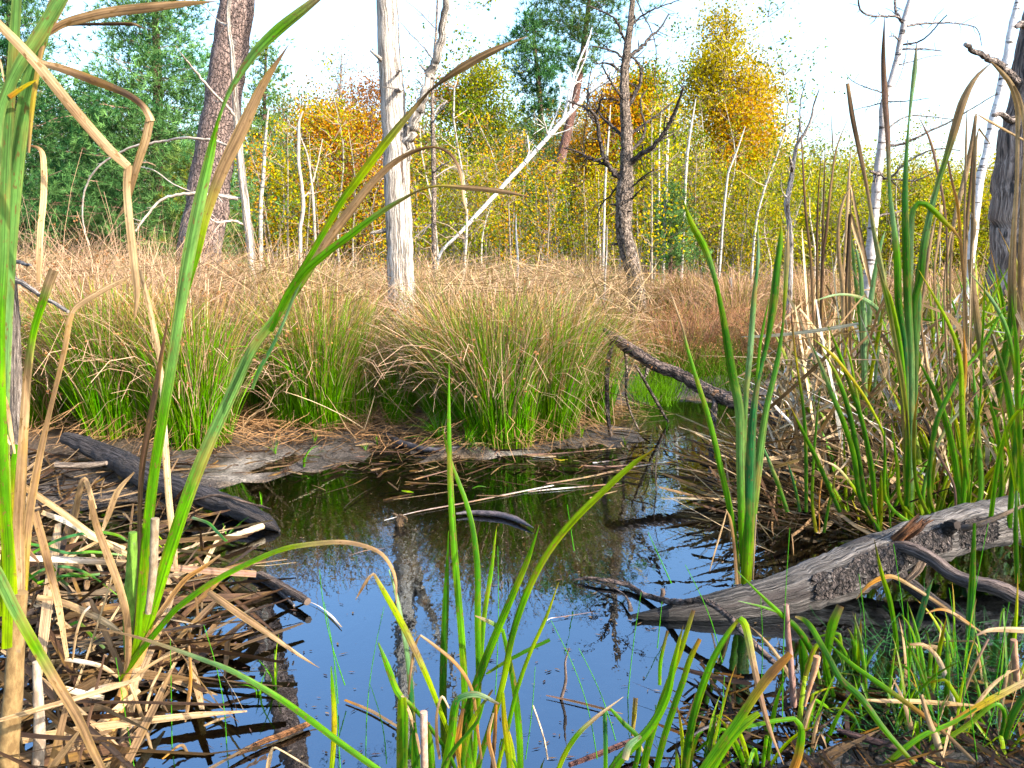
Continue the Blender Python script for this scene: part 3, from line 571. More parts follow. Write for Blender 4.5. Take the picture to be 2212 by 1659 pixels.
bare('dead_tree', 'dark gnarled dead tree with many crooked bare branches, right of centre', 'tree', 8.8,
     z10([(1930, 2050), (1905, 1800), (1850, 1600), (1825, 1450), (1835, 1250), (1845, 1100), (1850, 900), (1838, 700), (1835, 500), (1850, 330), (1875, 150), (1888, 0), (1900, -150)]), [40, 35, 33, 34, 35, 27, 23, 21, 18, 16, 13, 9, 5], 'dark_bark', (1.6, 1.45, 1.3),
     [(z10([(1870, 1050), (1930, 1010), (2020, 950), (2100, 840), (2160, 730), (2190, 650), (2215, 560)]), [12, 8, 5]), (z10([(1870, 870), (1940, 820), (2040, 750), (2145, 665)]), [7, 3]),
      (z10([(1880, 980), (1950, 900), (1970, 830), (1945, 720), (1940, 640), (1970, 595)]), [7, 3]), (z10([(1820, 1160), (1760, 1110), (1700, 1020), (1675, 900), (1660, 800), (1640, 740), (1560, 690), (1470, 655)]), [12, 9, 7, 3]),
      (z10([(1725, 1070), (1620, 1030), (1540, 985), (1450, 960)]), [7, 3]), (z10([(1830, 890), (1760, 820), (1690, 760), (1640, 670)]), [7, 3]), (z10([(1825, 490), (1770, 430), (1720, 410), (1640, 415)]), [6, 3]),
      (z10([(1830, 650), (1780, 580), (1720, 480), (1690, 425)]), [6, 3]), (z10([(1835, 400), (1780, 340), (1640, 300)]), [6, 3]), (z10([(1850, 290), (1800, 180), (1760, 110), (1610, 40)]), [6, 3]),
      (z10([(1870, 370), (1940, 310), (2010, 230), (2060, 190), (2125, 90)]), [9, 6, 3]), (z10([(1880, 160), (1950, 100), (2050, 50), (2190, 0)]), [5, 2]), (z10([(1860, 690), (1930, 560), (1945, 450), (1890, 370)]), [8, 5]),
      (z10([(1905, -20), (1960, 100), (2010, 200), (2040, 330), (2030, 520), (2065, 680)]), [3, 1.5]), (z10([(1800, 1190), (1750, 1260), (1690, 1320), (1650, 1420)]), [5, 2]), (z10([(1880, 1220), (1950, 1150), (2030, 1095)]), [5, 2]),
      (z10([(1880, 1290), (1930, 1240), (1965, 1205)]), [5, 2]), (z10([(1610, 700), (1600, 560), (1625, 430)]), [4, 2]), (z10([(1640, 740), (1670, 700), (1690, 645), (1800, 650)]), [5, 3]), (z10([(1660, 800), (1600, 740), (1590, 580), (1550, 570)]), [4, 2]),
      (z10([(1900, 100), (1910, 180), (1905, 230)]), [3, 1]), (z10([(1940, 1020), (1960, 1090), (1975, 1110)]), [3, 1]), (z10([(1590, 760), (1570, 900), (1580, 1100), (1540, 1350)]), [2, 1])], 76, 20, .10, bmat='dark_bark', bcol=(.75, .7, .68), twn=13, k=80, spurs=18)
bare('dead_birch', 'dead birch with long spidery side branches standing behind the right cattails', 'tree', 7.0,
     z20([(1200, 1950), (1215, 1659), (1240, 1400), (1258, 1200), (1280, 1000), (1295, 850), (1300, 680), (1345, 540), (1385, 400), (1415, 250), (1440, 120), (1480, -20), (1520, -200)]), [22, 21, 20, 18, 17, 15, 13, 13, 12, 12, 12, 10, 6], 'birch_bark', (.60, .54, .52),
     [(z20([(1430, 150), (1390, 110), (1300, 105), (1210, 98), (1150, 60), (1135, -10)]), [5, 3]), (z20([(1425, 150), (1385, 80), (1370, -20)]), [7, 5]), (z20([(1440, 170), (1540, 155), (1700, 148), (1830, 160), (1910, 190), (1940, 300)]), [5, 3, 1.5]),
      (z20([(1420, 290), (1530, 270), (1600, 220), (1660, 150), (1715, 95)]), [4, 2]), (z20([(1425, 320), (1520, 315), (1680, 330)]), [4, 2]), (z20([(1400, 420), (1480, 400), (1600, 365), (1680, 360)]), [3, 1]), (z20([(1400, 260), (1370, 235), (1340, 235)]), [4, 2]),
      (z20([(1295, 600), (1200, 570), (1100, 525), (1060, 480)]), [3, 1]), (z20([(1300, 665), (1200, 690), (1110, 712)]), [3, 1]), (z20([(1320, 660), (1450, 655), (1600, 635)]), [3, 1]), (z20([(1300, 960), (1450, 920), (1600, 850), (1750, 780), (1880, 700), (2030, 610)]), [6, 4, 2]),
      (z20([(1310, 850), (1400, 780), (1480, 750), (1600, 755), (1760, 775)]), [4, 2]), (z20([(1285, 1130), (1215, 1110)]), [9, 5]), (z20([(1290, 1160), (1350, 1150), (1420, 1080), (1540, 1000), (1660, 965), (1800, 975)]), [5, 2]), (z20([(1350, 1160), (1500, 1170), (1630, 1120)]), [4, 2]),
      (z20([(1250, 1400), (1340, 1385), (1420, 1365)]), [5, 3]), (z20([(1350, 1170), (1400, 1220), (1410, 1300)]), [3, 1]), (z20([(1460, 260), (1430, 430), (1380, 560)]), [2, 1])], 77, 14, .06, bmat='dark_bark', bcol=(1.5, 1.4, 1.4), twn=5)
bare('dead_tree', 'massive bleached trunk with mossy stubs at the right edge', 'tree', 5.6,
     z20([(2210, 2300), (2200, 1900), (2205, 1659), (2210, 1300), (2225, 1000), (2260, 700), (2290, 400), (2330, 100), (2360, -100), (2450, -700)]), [140, 135, 128, 126, 112, 92, 84, 76, 72, 50], 'grey_wood', (1.45, 1.15, 1.0),
     [(z20([(2250, 600), (2130, 500), (2060, 430), (1990, 385), (1900, 340), (1820, 290)]), [24, 16, 13, 11, 8], -.3), (z20([(2230, 820), (2130, 780), (2070, 740), (2010, 745)]), [20, 12, 7], -.2), (z20([(2250, 180), (2200, 160), (2165, 165)]), [16, 10], -.2)], 78, 28, .05, bmat='dark_bark', bcol=(1.6, 1.5, 1.5), k=60)
bare('birch_tree', 'pale birch leaning behind the massive right edge trunk', 'tree', 8.4,
     z20([(1880, 1500), (1920, 1200), (1975, 950), (2010, 780), (2060, 580), (2100, 380), (2130, 200), (2170, 20), (2220, -200)]), [18, 17, 15, 16, 16, 16, 14, 12, 8], 'birch_bark', (.95, .9, .88), [(z20([(2010, 780), (2090, 740)]), [5, 2])], 79, 10)
bare('dead_sapling', 'crooked bare sapling right of the golden tree', 'tree', 9.5,
     z20([(705, 1800), (700, 1600), (690, 1450), (675, 1320), (700, 1180), (725, 1020), (745, 930), (800, 850), (835, 760), (850, 680), (885, 578)]), [12, 11, 11, 12, 11, 8, 7, 6, 5, 4, 2], 'grey_wood', (1.3, 1.25, 1.2),
     [(z20([(710, 1110), (700, 1050), (690, 1010)]), [8, 3]), (z20([(745, 930), (760, 780), (765, 650), (800, 530)]), [4, 1.5]), (z20([(790, 860), (860, 760), (905, 700)]), [2, 1]), (z20([(685, 1290), (640, 1230), (640, 1120)]), [3, 1])], 80, 10, twn=4)
bare('dead_sapling', 'pale wavy bare stem left of the oak', 'tree', 10,
     z00([(1950, 1750), (1945, 1500), (1965, 1350), (1955, 1200), (1935, 1050), (1935, 900), (1940, 780), (1965, 720)]), [8, 8, 8, 7, 7, 7, 5, 3], 'thin_bark', (.40, .35, .29), [(z00([(1940, 860), (1870, 800)]), [3, 1]), (z00([(1960, 1290), (2000, 1250), (2040, 1270)]), [3, 1])], 81, 8, twn=3)
bare('birch_tree', 'thin white birch stem between slim dead tree and oak', 'tree', 14,
     z00([(1670, 1560), (1690, 1350), (1710, 1100), (1720, 900), (1740, 700)]), [9, 9, 8, 6, 3], 'birch_bark', (.62, .58, .5), [(z00([(1712, 1000), (1760, 850)]), [3, 1])], 82, 8, twn=3)
bare('birch_tree', 'pair of thin pale stems below the oak', 'tree', 13,
     z00([(2045, 1560), (2030, 1300), (2015, 1150), (1990, 1000), (1945, 880)]), [6, 6, 5, 4, 2], 'thin_bark', (.40, .34, .27), [(z00([(2030, 1180), (2060, 1050), (2090, 900)]), [4, 2])], 83, 7, twn=4)
for (lab, pts, w_, sd_) in (('tall thin white birch stem left of the golden tree', z20([(10, 1300), (25, 1050), (50, 850), (85, 640)]), [6, 6, 5, 2], 84), ('slanting pale birch stem in front of the golden tree', z20([(250, 1350), (290, 1150), (350, 980), (405, 820)]), [6, 5, 4, 2], 85),
                            ('pale upright stem right of the dark dead tree', z10([(2090, 1600), (2100, 1300), (2110, 1050), (2120, 900)]), [8, 8, 6, 3], 86), ('thin birch stem directly left of the dark dead tree', z10([(1700, 1500), (1710, 1200), (1730, 900), (1745, 680)]), [6, 5, 4, 2], 87)):
    bare('birch_tree', lab, 'tree', 15, pts, w_, 'birch_bark', (.62, .58, .52), [], sd_, 7)
bare('dead_stump', 'weathered grey dead stump standing behind thin reeds at the left edge', 'stump', 3.7,
     [(40, 960), (36, 880), (33, 780), (30, 680), (24, 590), (22, 560)], [30, 26, 24, 22, 20, 8], 'grey_wood', (.85, .74, .64), [(z01([(70, 130), (200, 210), (340, 300), (440, 360)]), [12, 7], -.2), (z01([(0, 25), (120, 40), (200, 60)]), [12, 5], -.3)], 88, 12, bmat='grey_wood', bcol=(.8, .75, .7))
bare('dead_stump', 'short grey snag standing in the reddish grass', 'stump', 11, z21([(310, 420), (310, 300), (308, 220), (312, 140)]), [11, 11, 9, 5], 'grey_wood', (1, .95, .9), [], 89, 8)
bare('dead_stump', 'darker short snag beside the grey snag in the reddish grass', 'stump', 12, z21([(235, 330), (233, 240), (236, 150)]), [9, 8, 5], 'dark_bark', (1.5, 1.4, 1.3), [], 90, 8)
for i_, (lab, pts) in enumerate((('thin leafless stick in the rushes left of the dark dead tree', z11([(1705, 300), (1708, 150), (1718, 0), (1722, -200)])), ('white leafless stick standing in the rushes in the middle', z11([(1140, 160), (1143, 0), (1132, -160), (1133, -270)])))):
    bare('dead_stick', lab, 'stick', 9.5, pts, [5, 5, 4, 2], 'thin_bark', (.6, .57, .52) if i_ else (.3, .27, .25), [], 91 + i_, 6)

# unseen tree added outside the frame on the right so its crown shades the log
broadleaf('oak_tree', 'oak standing outside the picture on the right added to shade the fallen log', 'tree', 20, [(1150, 800), (1150, 600), (1150, 400), (1152, 200)], [14, 12, 8, 4], [(1150, 300, 40, 46, 'olive rust green', 30)], 60, .10, 99, spread=.30)
_o = [o for o in SC.objects if o.get('label', '').startswith('oak standing outside')][0]; _o.location = (8.0, -1.9, 0); _o.scale = (1, 1, 1)

# ------------------------------------------------------------------ rushes
def rush_clump(mbg, mbd, n, nd, h, rad, q, c0=(0, 0, 0), lean=.30, wid=.0040, green=1.0, pink=0.0, dark=.8):
    """green stems into mbg, dry ones with seed heads into mbd."""
    K = 8; s = np.linspace(0, 1, K)[None]
    def stems(n, hmin, hmax, lean, droop, mb, cols, w):
        a = q.rand(n) * 6.283; r = rad * np.sqrt(q.rand(n)); bx = r * np.cos(a); by = r * np.sin(a); th = np.abs(q.randn(n)) * lean + r / rad * lean * .6; az_ = a + q.randn(n) * .5
        L = h * q.uniform(hmin, hmax, n)[:, None]; ang = th[:, None] * (.55 + .9 * s) + droop[:, None] * s**3; ang = np.minimum(ang, 2.3)
        ds = L / (K - 1); hr = np.concatenate([np.zeros((n, 1)), np.cumsum(np.sin(ang[:, 1:]) * ds, 1)], 1); vz = np.concatenate([np.zeros((n, 1)), np.cumsum(np.cos(ang[:, 1:]) * ds, 1)], 1)
        P = np.stack([bx[:, None] + hr * np.cos(az_)[:, None], by[:, None] + hr * np.sin(az_)[:, None], np.maximum(vz, .004 * np.arange(K)) - .03], -1) + np.asarray(c0)
        S = nrm(np.stack([-np.sin(az_), np.cos(az_), np.zeros(n)], 1) + q.randn(n, 3) * .5); Wd = (w * q.uniform(.7, 1.3, n))[:, None] * np.linspace(1, .45, K)[None]
        ribbons(mb, P, S, Wd, cols(n)); return P
    def gcol(n):
        g = np.array([.045, .185, .003]) * q.uniform(.6, 1.6, (n, 1)) + q.rand(n, 1) * [.07, .035, 0]; g = g * green + (1 - green) * np.array([.3, .2, .09])
        tip = np.array([.36, .21, .10]) * q.uniform(.7, 1.2, (n, 1)); base = np.array([.09, .07, .02]) + g * .4
        m = np.clip((np.linspace(0, 1, K)[None] - q.uniform(.58, 1.02, (n, 1))) / .22, 0, 1)[..., None]; b = np.clip(1 - np.linspace(0, 1, K)[None] / .15, 0, 1)[..., None]
        return (g[:, None] * (1 - m) + tip[:, None] * m) * (1 - b) + base[:, None] * b
    def dcol(n):
        t = np.array([.47, .315, .215]) * q.uniform(.55, 1.3, (n, 1)) * (1 - pink) + pink * np.array([.25, .105, .06]) * q.uniform(.6, 1.3, (n, 1))
        b = np.array([.30, .18, .09]); m = np.clip(np.linspace(0, 1, K) / .3 - .9, 0, 1)[None, :, None]; b = np.where(q.rand(n, 1, 1) < .2, b, np.array([.05, .13, .006])); return b * (1 - m) + t[:, None] * m
    if n: stems(n, .45, 1.0, lean * .85, np.abs(q.randn(n)) * .35, mbg, gcol, wid)
    if nd:
        P = stems(nd, .6, 1.15, lean * .9, np.abs(q.randn(nd)) * .95 + .1, mbd, dcol, wid * .95)
        m = int(nd * .35); c = P[q.randint(0, nd, m), q.randint(5, 7, m)]; k = 5; p = np.repeat(c, k, 0) + q.randn(m * k, 3) * .011
        leaves(mbd, p, .014 * q.uniform(.6, 1.4, m * k), np.array([.24, .12, .06]) * q.uniform(.6, 1.5, (m * k, 1)), q)
def tussock(seed, label, h=1.0, n=850, nd=420, rad=.15, green=1.0, pink=0.0, lean=.17, name='rush_tussock', wid=.0050, group='rush tussocks along the far bank'):
    q = np.random.RandomState(seed); g_, d_ = MB(), MB(); rush_clump(g_, d_, n, nd, h, rad, q, (0, 0, 0), lean, green=green, pink=pink, wid=wid)
    r = thing(name, (0, 0, 0), label, 'rush tussock', group)
    g_.build('green_stems', M['rush'], r); d_.build('dry_stems', M['rush'], r)
    # a skirt of broken dead stems round the foot
    m = 150; a = q.rand(m) * 6.28; A = np.stack([np.cos(a) * rad * .8, np.sin(a) * rad * .8, q.uniform(.0, .25, m)], 1); B = A + np.stack([np.cos(a + q.randn(m) * .5), np.sin(a + q.randn(m) * .5), np.zeros(m)], 1) * q.uniform(.1, .4, (m, 1)); B[:, 2] = q.uniform(-.01, .08, m)
    s_ = MB(); twigs(s_, A, B, .004, np.array([.36, .22, .12]) * q.uniform(.5, 1.3, (m, 1)), q, 5, .12, .03); s_.build('dead_skirt', M['rush'], r)
    return r
tp = [tussock(101, 'x', 1.0, 1250, 330), tussock(102, 'x', .97, 1150, 370), tussock(103, 'x', 1.05, 1000, 480, .17), tussock(104, 'x', .92, 1300, 230, .14), tussock(105, 'x', .95, 500, 850, .18, lean=.26)]
spots = [(700, 925, 'green rush tussock with splayed stems left of the white dead trunk', 0, 1.0), (560, 905, 'rush tussock in shade above the short wet log by the left bank', 2, .9), (860, 918, 'low green rush tussock directly in front of the white dead trunk', 3, .66),
         (985, 925, 'rush tussock right of the white dead trunk', 1, 1.0), (1085, 950, 'rush tussock nearest the water with straw coloured broken stems at its foot', 2, 1.02), (1185, 940, 'rush tussock at the right end of the front row', 0, .98), (1275, 905, 'rush tussock beside the propped end of the fallen dark branch', 1, .92),
         (430, 965, 'rush tussock behind the tall left cattail, above the black log', 1, 1.02), (255, 960, 'rush tussock leaning left over the thick end of the black log', 0, 1.0), (110, 935, 'rush tussock behind the leaning grey stump at the left edge', 4, 1.05), (340, 925, 'straw heavy rush tussock second from the left edge', 4, 1.1),
         (-60, 960, 'rush tussock cut off by the left edge of the picture', 1, 1.05), (1010, 890, 'rush tussock in the second row between two front tussocks', 3, 1.0), (770, 885, 'rush tussock in the second row left of the white trunk', 1, 1.0), (1130, 895, 'tall straw coloured tussock in the second row, right of centre', 2, 1.05), (955, 880, 'rush tussock in the second row at the right of the white trunk', 0, 1.0),
         (640, 880, 'straw coloured tussock in the second row left of the splayed green one', 2, 1.0), (635, 925, 'slim green tussock between the shaded one and the splayed one', 0, .85), (1035, 935, 'slim tussock tucked behind the one nearest the water', 1, .9), (330, 955, 'green tussock between the two straw heavy ones at the left', 3, 1.0), (770, 918, 'small green tussock at the left foot of the white dead trunk', 0, .78), (480, 900, 'straw coloured tussock below the thick pine trunk', 4, 1.0), (1235, 868, 'back tussock behind the propped end of the fallen dark branch', 1, .95)]
q = np.random.RandomState(5); usedp = set()
for (u_, v_, lab, pi_, s_) in spots:
    o = tp[pi_] if pi_ not in usedp else copy_tree(tp[pi_]); usedp.add(pi_)
    p = ground(u_, v_ + (8 if v_ > 900 else 0)); o.location = (p[0], p[1], max(hz(p[0], p[1]), 0) - .01); o.rotation_euler = (q.randn() * .07, q.randn() * .09, q.rand() * 6.28); o.scale = (s_ * q.uniform(.85, 1.1), s_ * q.uniform(.9, 1.1), s_ * q.uniform(.84, 1.0)); o['label'] = lab
# the rush meadow behind the front rows (one mass)
g_, d_ = MB(), MB(); q = np.random.RandomState(8)
for i in range(95):
    x = None
    while x is None:
        y_ = 5.5 + 9 * q.rand() ** 1.5; u_ = q.uniform(-350, 1420 - max(0, (y_ - 8)) * 20); p = at((u_, 600), y_); x = p[0]
        if sdist(np.array([x]), np.array([y_]))[0] < .25 or (abs(u_ - 866) < 105 and y_ < 7.6) or (abs(u_ - 1362) < 60 and y_ < 9.2): x = None
    far = y_ > 8; rush_clump(g_, d_, 110 if far else 240, 230 if far else 430, q.uniform(.85, 1.05), .24 if far else .2, q, (x, y_, .1), .33, .0062 if far else .0044)
tag(g_.build('rush_meadow', M['rush']), 'green stems of the rush meadow behind the front tussocks', 'rushes', kind='stuff'); tag(d_.build('dry_rush_meadow', M['rush']), 'straw coloured stems of the rush meadow behind the front tussocks', 'rushes', kind='stuff')
# taller thin dry grass at the left
d_ = MB(); q = np.random.RandomState(9)
for i in range(46):
    u_ = q.uniform(-150, 640); y_ = q.uniform(4.6, 7.5); p = at((u_, 600), y_); rush_clump(d_, d_, 0, 75, q.uniform(1.1, 1.55) * (1 if u_ < 330 else .85), .25, q, (p[0], y_, .05), .2, .0042)
tag(d_.build('tall_dry_grass', M['rush']), 'tall straw coloured grass at the left below the pines', 'grass', kind='stuff')
# reddish purple moor grass on the right and olive meadow behind
def meadow(name, label, n, urange, yrange, h, wid, pink, q, green=1, ng=0, lean=.4, nst=120):
    g2 = MB()
    for i in range(n):
        u_ = q.uniform(*urange); y_ = q.uniform(*yrange); p = at((u_, 600), y_); rush_clump(g2, g2, ng, nst, h * q.uniform(.75, 1.15), .22, q, (p[0], y_, .04), lean, wid, green, pink)
    return tag(g2.build(name, M['rush']), label, 'grass', kind='stuff')
q = np.random.RandomState(10)
meadow('reddish_grass', 'reddish purple moor grass behind the fallen branch', 46, (1385, 1760), (6.4, 9.2), .62, .005, .72, q, .5, 45, .4, 150)
meadow('olive_meadow', 'olive brown tall grass far behind the reddish grass', 70, (1380, 2300), (10, 16), .85, .009, .25, q, .45, 60, .3, 110)
meadow('pale_meadow', 'straw coloured bog grass stretching to the trees', 120, (-300, 2300), (11, 19), .75, .011, .2, q, .6, 40, .35, 100)
def sward(name, label, n, us, vs, h, q, col=(.13, .32, .03), wid=.004, y=None):
    g2 = MB(); u_ = q.uniform(*us, n); v_ = q.uniform(*vs, n); B = np.array([ground(a, b) for a, b in zip(u_, v_)]); B[:, 2] = np.maximum(height(B[:, 0], B[:, 1]), 0) - .01
    L = h * q.uniform(.5, 1.1, (n, 1)); T_ = B + nrm(q.randn(n, 3) * .35 + [0, 0, 1]) * L; twigs(g2, B, T_, wid, np.array(col) * q.uniform(.6, 1.4, (n, 1)), q, 5, .12, .02)
    return tag(g2.build(name, M['rush']), label, 'grass', kind='stuff')
sward('bright_grass', 'bright green grass on the far shore below the fallen dark branch', 900, (1400, 1640), (805, 866), .36, q, (.06, .12, .014))
sward('bright_grass', 'short green grass at the water edge left of the fallen dark branch', 500, (1360, 1460), (850, 880), .2, q, (.075, .17, .012))
# thatch of dead stems lying along the foot of the tussocks
n = 2600; u_ = q.uniform(60, 1330, n); v_ = q.uniform(880, 968, n); A = np.array([ground(a, b) for a, b in zip(u_, v_)]); ok = sdist(A[:, 0], A[:, 1]) > .12; A = A[ok]; n = len(A); A[:, 2] = np.maximum(height(A[:, 0], A[:, 1]), 0) + q.uniform(0, .07, n)
an = q.rand(n) * 6.28; B = A + np.stack([np.cos(an), np.sin(an), np.zeros(n)], 1) * q.uniform(.08, .35, (n, 1)); B[:, 2] = np.maximum(height(B[:, 0], B[:, 1]), 0) + q.uniform(0, .05, n)
g2 = MB(); twigs(g2, A, B, .004, np.array([.34, .20, .11]) * q.uniform(.4, 1.4, (n, 1)), q, 5, .12, .03); tag(g2.build('dead_stem_litter', M['rush']), 'dead brown rush stems littering the bank', 'litter', kind='stuff')
# ------------------------------------------------------------------ logs and branches lying about the pond
def limb_thing(name, label, cat, pts, ws, y, mat, col, n=12, rough=.06, seed=0, branches=(), k=None, jit=.05, loc=None, group=None):
    pts = np.asarray(pts, float); y = np.broadcast_to(np.asarray(y, float), (len(pts),)); mid = at(pts, y).mean(0)
    root = thing(name, mid, label, cat, group); mbx = MB(); limb(mbx, pts, ws, y, col, n, k or len(pts) * 6, rough, seed, jit)
    mbx.build('trunk', M[mat], root)
    for i, b in enumerate(branches):
        mb2 = MB(); limb(mb2, b[0], b[1], b[2], b[3] if len(b) > 3 else col, b[5] if len(b) > 5 else 9, None, rough * 1.4, seed + i + 5, jit); mb2.build(b[6] if len(b) > 6 else 'branch', M[b[4] if len(b) > 4 else mat], root)
    return root
# big grey log at the right
def bark_flakes(parent, Q, rr, t0, t1, a0, a1, n, seed, mat, col, lift=.004):
    q = np.random.RandomState(seed); T, A, B = frames(Q); mbx = MB(); K = len(Q)
    view = nrm(np.array([0, 0, CAMH]) - Q[K // 2]); 
    for _ in range(n):
        t = q.uniform(t0, t1) * (K - 1); i = int(t); r = rr[i]; c = Q[i] + (Q[min(i + 1, K - 1)] - Q[i]) * (t - i)
        vv = view - T[i] * (view @ T[i]); vv = nrm(vv); up = np.cross(T[i], vv); up = up * (1 if up[2] > 0 else -1)
        th = q.uniform(a0, a1); nn = vv * math.cos(th) + up * math.sin(th); s = np.cross(T[i], nn); L, w_ = q.uniform(.012, .04), q.uniform(.007, .02); tl = q.uniform(-.003, .004)
        P = c + nn * (r + lift)
        m = 6; aa = np.arange(m) * 2 * math.pi / m; rad = q.uniform(.7, 1.2, m); ring = np.stack([P + T[i] * L * math.cos(x) * f + s * w_ * math.sin(x) * f + nn * (tl * math.cos(x) - (w_ * math.sin(x) * f)**2 / r * .5) for x, f in zip(aa, rad)])
        low = ring - nn * .006
        V = np.concatenate([ring, low]); F = [[j, (j + 1) % m, (j + 1) % m + m, j + m] for j in range(m)] + [[0, 1, 2, 3], [0, 3, 4, 5]]
        mbx.add(V, F, np.asarray(col) * q.uniform(.6, 1.3), np.stack([V[:, 0], V[:, 1], V[:, 2]], -1) * 2)
    return mbx.build('bark_scales', M[mat], parent, False)
LX = [(1365, 1330), (1420, 1330), (1475, 1326), (1560, 1314), (1641, 1299), (1730, 1272), (1808, 1244), (1880, 1214), (1941, 1188), (2050, 1152), (2130, 1132), (2260, 1108), (2420, 1080)]
LY = np.array([2.22, 2.24, 2.25, 2.27, 2.3, 2.33, 2.37, 2.41, 2.45, 2.52, 2.57, 2.65, 2.75])
LW = [6, 34, 58, 78, 90, 102, 112, 110, 100, 104, 104, 104, 100]
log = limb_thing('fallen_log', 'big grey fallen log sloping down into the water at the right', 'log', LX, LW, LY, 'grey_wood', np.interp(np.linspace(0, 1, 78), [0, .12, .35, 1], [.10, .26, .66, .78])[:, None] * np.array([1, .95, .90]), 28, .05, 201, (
    ([(1925, 1180), (1960, 1183), (2008, 1204), (2060, 1243), (2110, 1260), (2160, 1272), (2212, 1298), (2300, 1330)], [26, 30, 30, 31, 33, 36, 38, 38], [2.4, 2.36, 2.3, 2.22, 2.16, 2.12, 2.08, 2.0], (.62, .48, .42), 'grey_wood', 14),
    ([(1915, 1215), (1950, 1250), (2008, 1295), (2060, 1330), (2120, 1370)], [40, 34, 30, 28, 22], [2.42, 2.38, 2.3, 2.24, 2.18], (.22, .18, .16), 'grey_wood', 10),
    ([(2230, 1085), (2185, 1104), (2125, 1130), (2071, 1143)], [4, 9, 13, 16], [2.45, 2.42, 2.42, 2.46], (.5, .36, .22), 'grey_wood', 9),
    ([(1990, 1215), (1975, 1240), (1950, 1262)], [24, 18, 9], [2.40, 2.37, 2.34], (.5, .36, .24), 'grey_wood', 9)), k=78, jit=.03)
Pl = at(LX, LY); Ql, rl = smooth_line(Pl, 90, np.array(LW) * LY / FPX / 2)
bark_flakes(log, Ql, rl, .30, .66, -.75, .25, 230, 202, 'dark_bark', (.75, .7, .72))
mbx = MB(); limb(mbx, [(2043, 1142), (2056, 1136), (2068, 1135)], [30, 30, 18], [2.44, 2.42, 2.40], (.2, .16, .14), 12, 8, .25, 205); mbx.build('knot', M['dark_bark'], log)
mbx = MB()        # torn orange splinters where a limb broke away
q = np.random.RandomState(206)
for i in range(9):
    a = np.array([1930 + i * 3 + q.randn() * 2, 1172 - i * 1.0 + q.randn() * 3]); b = np.array([1985 + i * 3.5 + q.randn() * 6, 1112 + q.randn() * 5 + i]); limb(mbx, [a, (a + b) / 2 + q.randn(2) * 1.5, b], [13, 11, 2], [2.40, 2.37, 2.36 + q.rand() * .04], np.array([.75, .32, .12]) * q.uniform(.6, 1.2), 5, 6, .2, i)
mbx.build('splintered_wood', M['grey_wood'], log)
limb_thing('thin_fallen_branch', 'curved thin branch lying on the water across the low end of the big grey log', 'branch', [(1240, 1252), (1270, 1249), (1304, 1253), (1354, 1263), (1387, 1283), (1430, 1296), (1474, 1301), (1518, 1297), (1560, 1320), (1600, 1360), (1640, 1402), (1675, 1433)],
           [4, 7, 9, 12, 13, 14, 15, 14, 15, 16, 15, 13], [2.5, 2.49, 2.47, 2.44, 2.38, 2.3, 2.2, 2.16, 2.1, 2.02, 1.97, 1.93], 'dark_bark', (1.1, .9, .85), 10, .08, 207,
           (([(1262, 1252), (1300, 1262), (1340, 1278), (1358, 1300), (1362, 1318)], [3, 3, 3, 7, 12], [2.5, 2.44, 2.38, 2.3, 2.26], (1.2, 1, .9)),))
yb = gy(1320, 945)
limb_thing('fallen_branch', 'dark lichen spotted fallen branch sloping from the rushes to the cattails, on thin props', 'branch', [(1305, 712), (1326, 728), (1354, 748), (1387, 770), (1420, 790), (1474, 812), (1508, 834), (1558, 858), (1618, 880), (1680, 905), (1750, 935)],
           [8, 20, 26, 26, 27, 27, 29, 32, 34, 33, 28], np.linspace(yb + .15, 3.9, 11), 'dark_bark', (1.15, .95, .85), 14, .07, 210, (
           ([(1322, 735), (1314, 780), (1311, 830), (1313, 890), (1320, 950)], [12, 11, 10, 9, 8], [yb + .1, yb + .05, yb, yb, yb], (1.6, 1.4, 1.3), 'dark_bark', 8, 'prop'),
           ([(1350, 752), (1354, 800), (1352, 850), (1362, 890), (1380, 930)], [7, 6, 5, 5, 4], yb + .05, (1.5, 1.35, 1.2), 'dark_bark', 7, 'prop'),
           ([(1372, 790), (1388, 815), (1405, 845), (1425, 880), (1443, 912)], [5, 6, 7, 7, 5], [4.6, 4.7, 4.8, 4.9, 4.95], (1.0, .9, .85), 'dark_bark', 7, 'prop'),
           ([(1400, 780), (1398, 800), (1392, 818)], [10, 9, 5], 4.55, (2.0, 1.9, 1.8), 'dark_bark', 7, 'prop'),
           ([(1545, 858), (1542, 890), (1540, 930), (1536, 990), (1534, 1036)], [13, 13, 13, 12, 11], [4.15, 4.1, 4.0, 3.85, 3.7], (.8, .75, .75), 'dark_bark', 8, 'prop'),
           ([(1538, 853), (1545, 845), (1552, 846)], [10, 9, 5], 4.02, (2.2, 1.5, 1.0), 'dark_bark', 7, 'branch')), k=70)
limb_thing('sunken_log', 'smooth wet black log lying along the left bank with its tip in the water', 'log', [(140, 946), (175, 958), (217, 976), (267, 1000), (310, 1024), (345, 1042), (400, 1060), (467, 1082), (533, 1106), (580, 1130), (604, 1147)],
           [26, 36, 42, 50, 56, 54, 50, 48, 44, 30, 6], [3.85, 3.8, 3.72, 3.6, 3.48, 3.4, 3.3, 3.2, 3.08, 3.0, 2.97], 'grey_wood', (.17, .155, .165), 22, .06, 215, (
           ([(120, 1004), (160, 1006), (200, 1004), (230, 1000)], [13, 14, 14, 10], 3.5, (.9, .75, .6), 'grey_wood', 8), ([(415, 1080), (470, 1070), (530, 1085), (585, 1100), (560, 1090)], [4, 7, 7, 3, 3], [3.2, 3.15, 3.05, 2.98, 3.0], (.8, .55, .4), 'grey_wood', 6)), k=60)
def gl(pts, z=.01): return [gy(u, v, z) for u, v in pts]
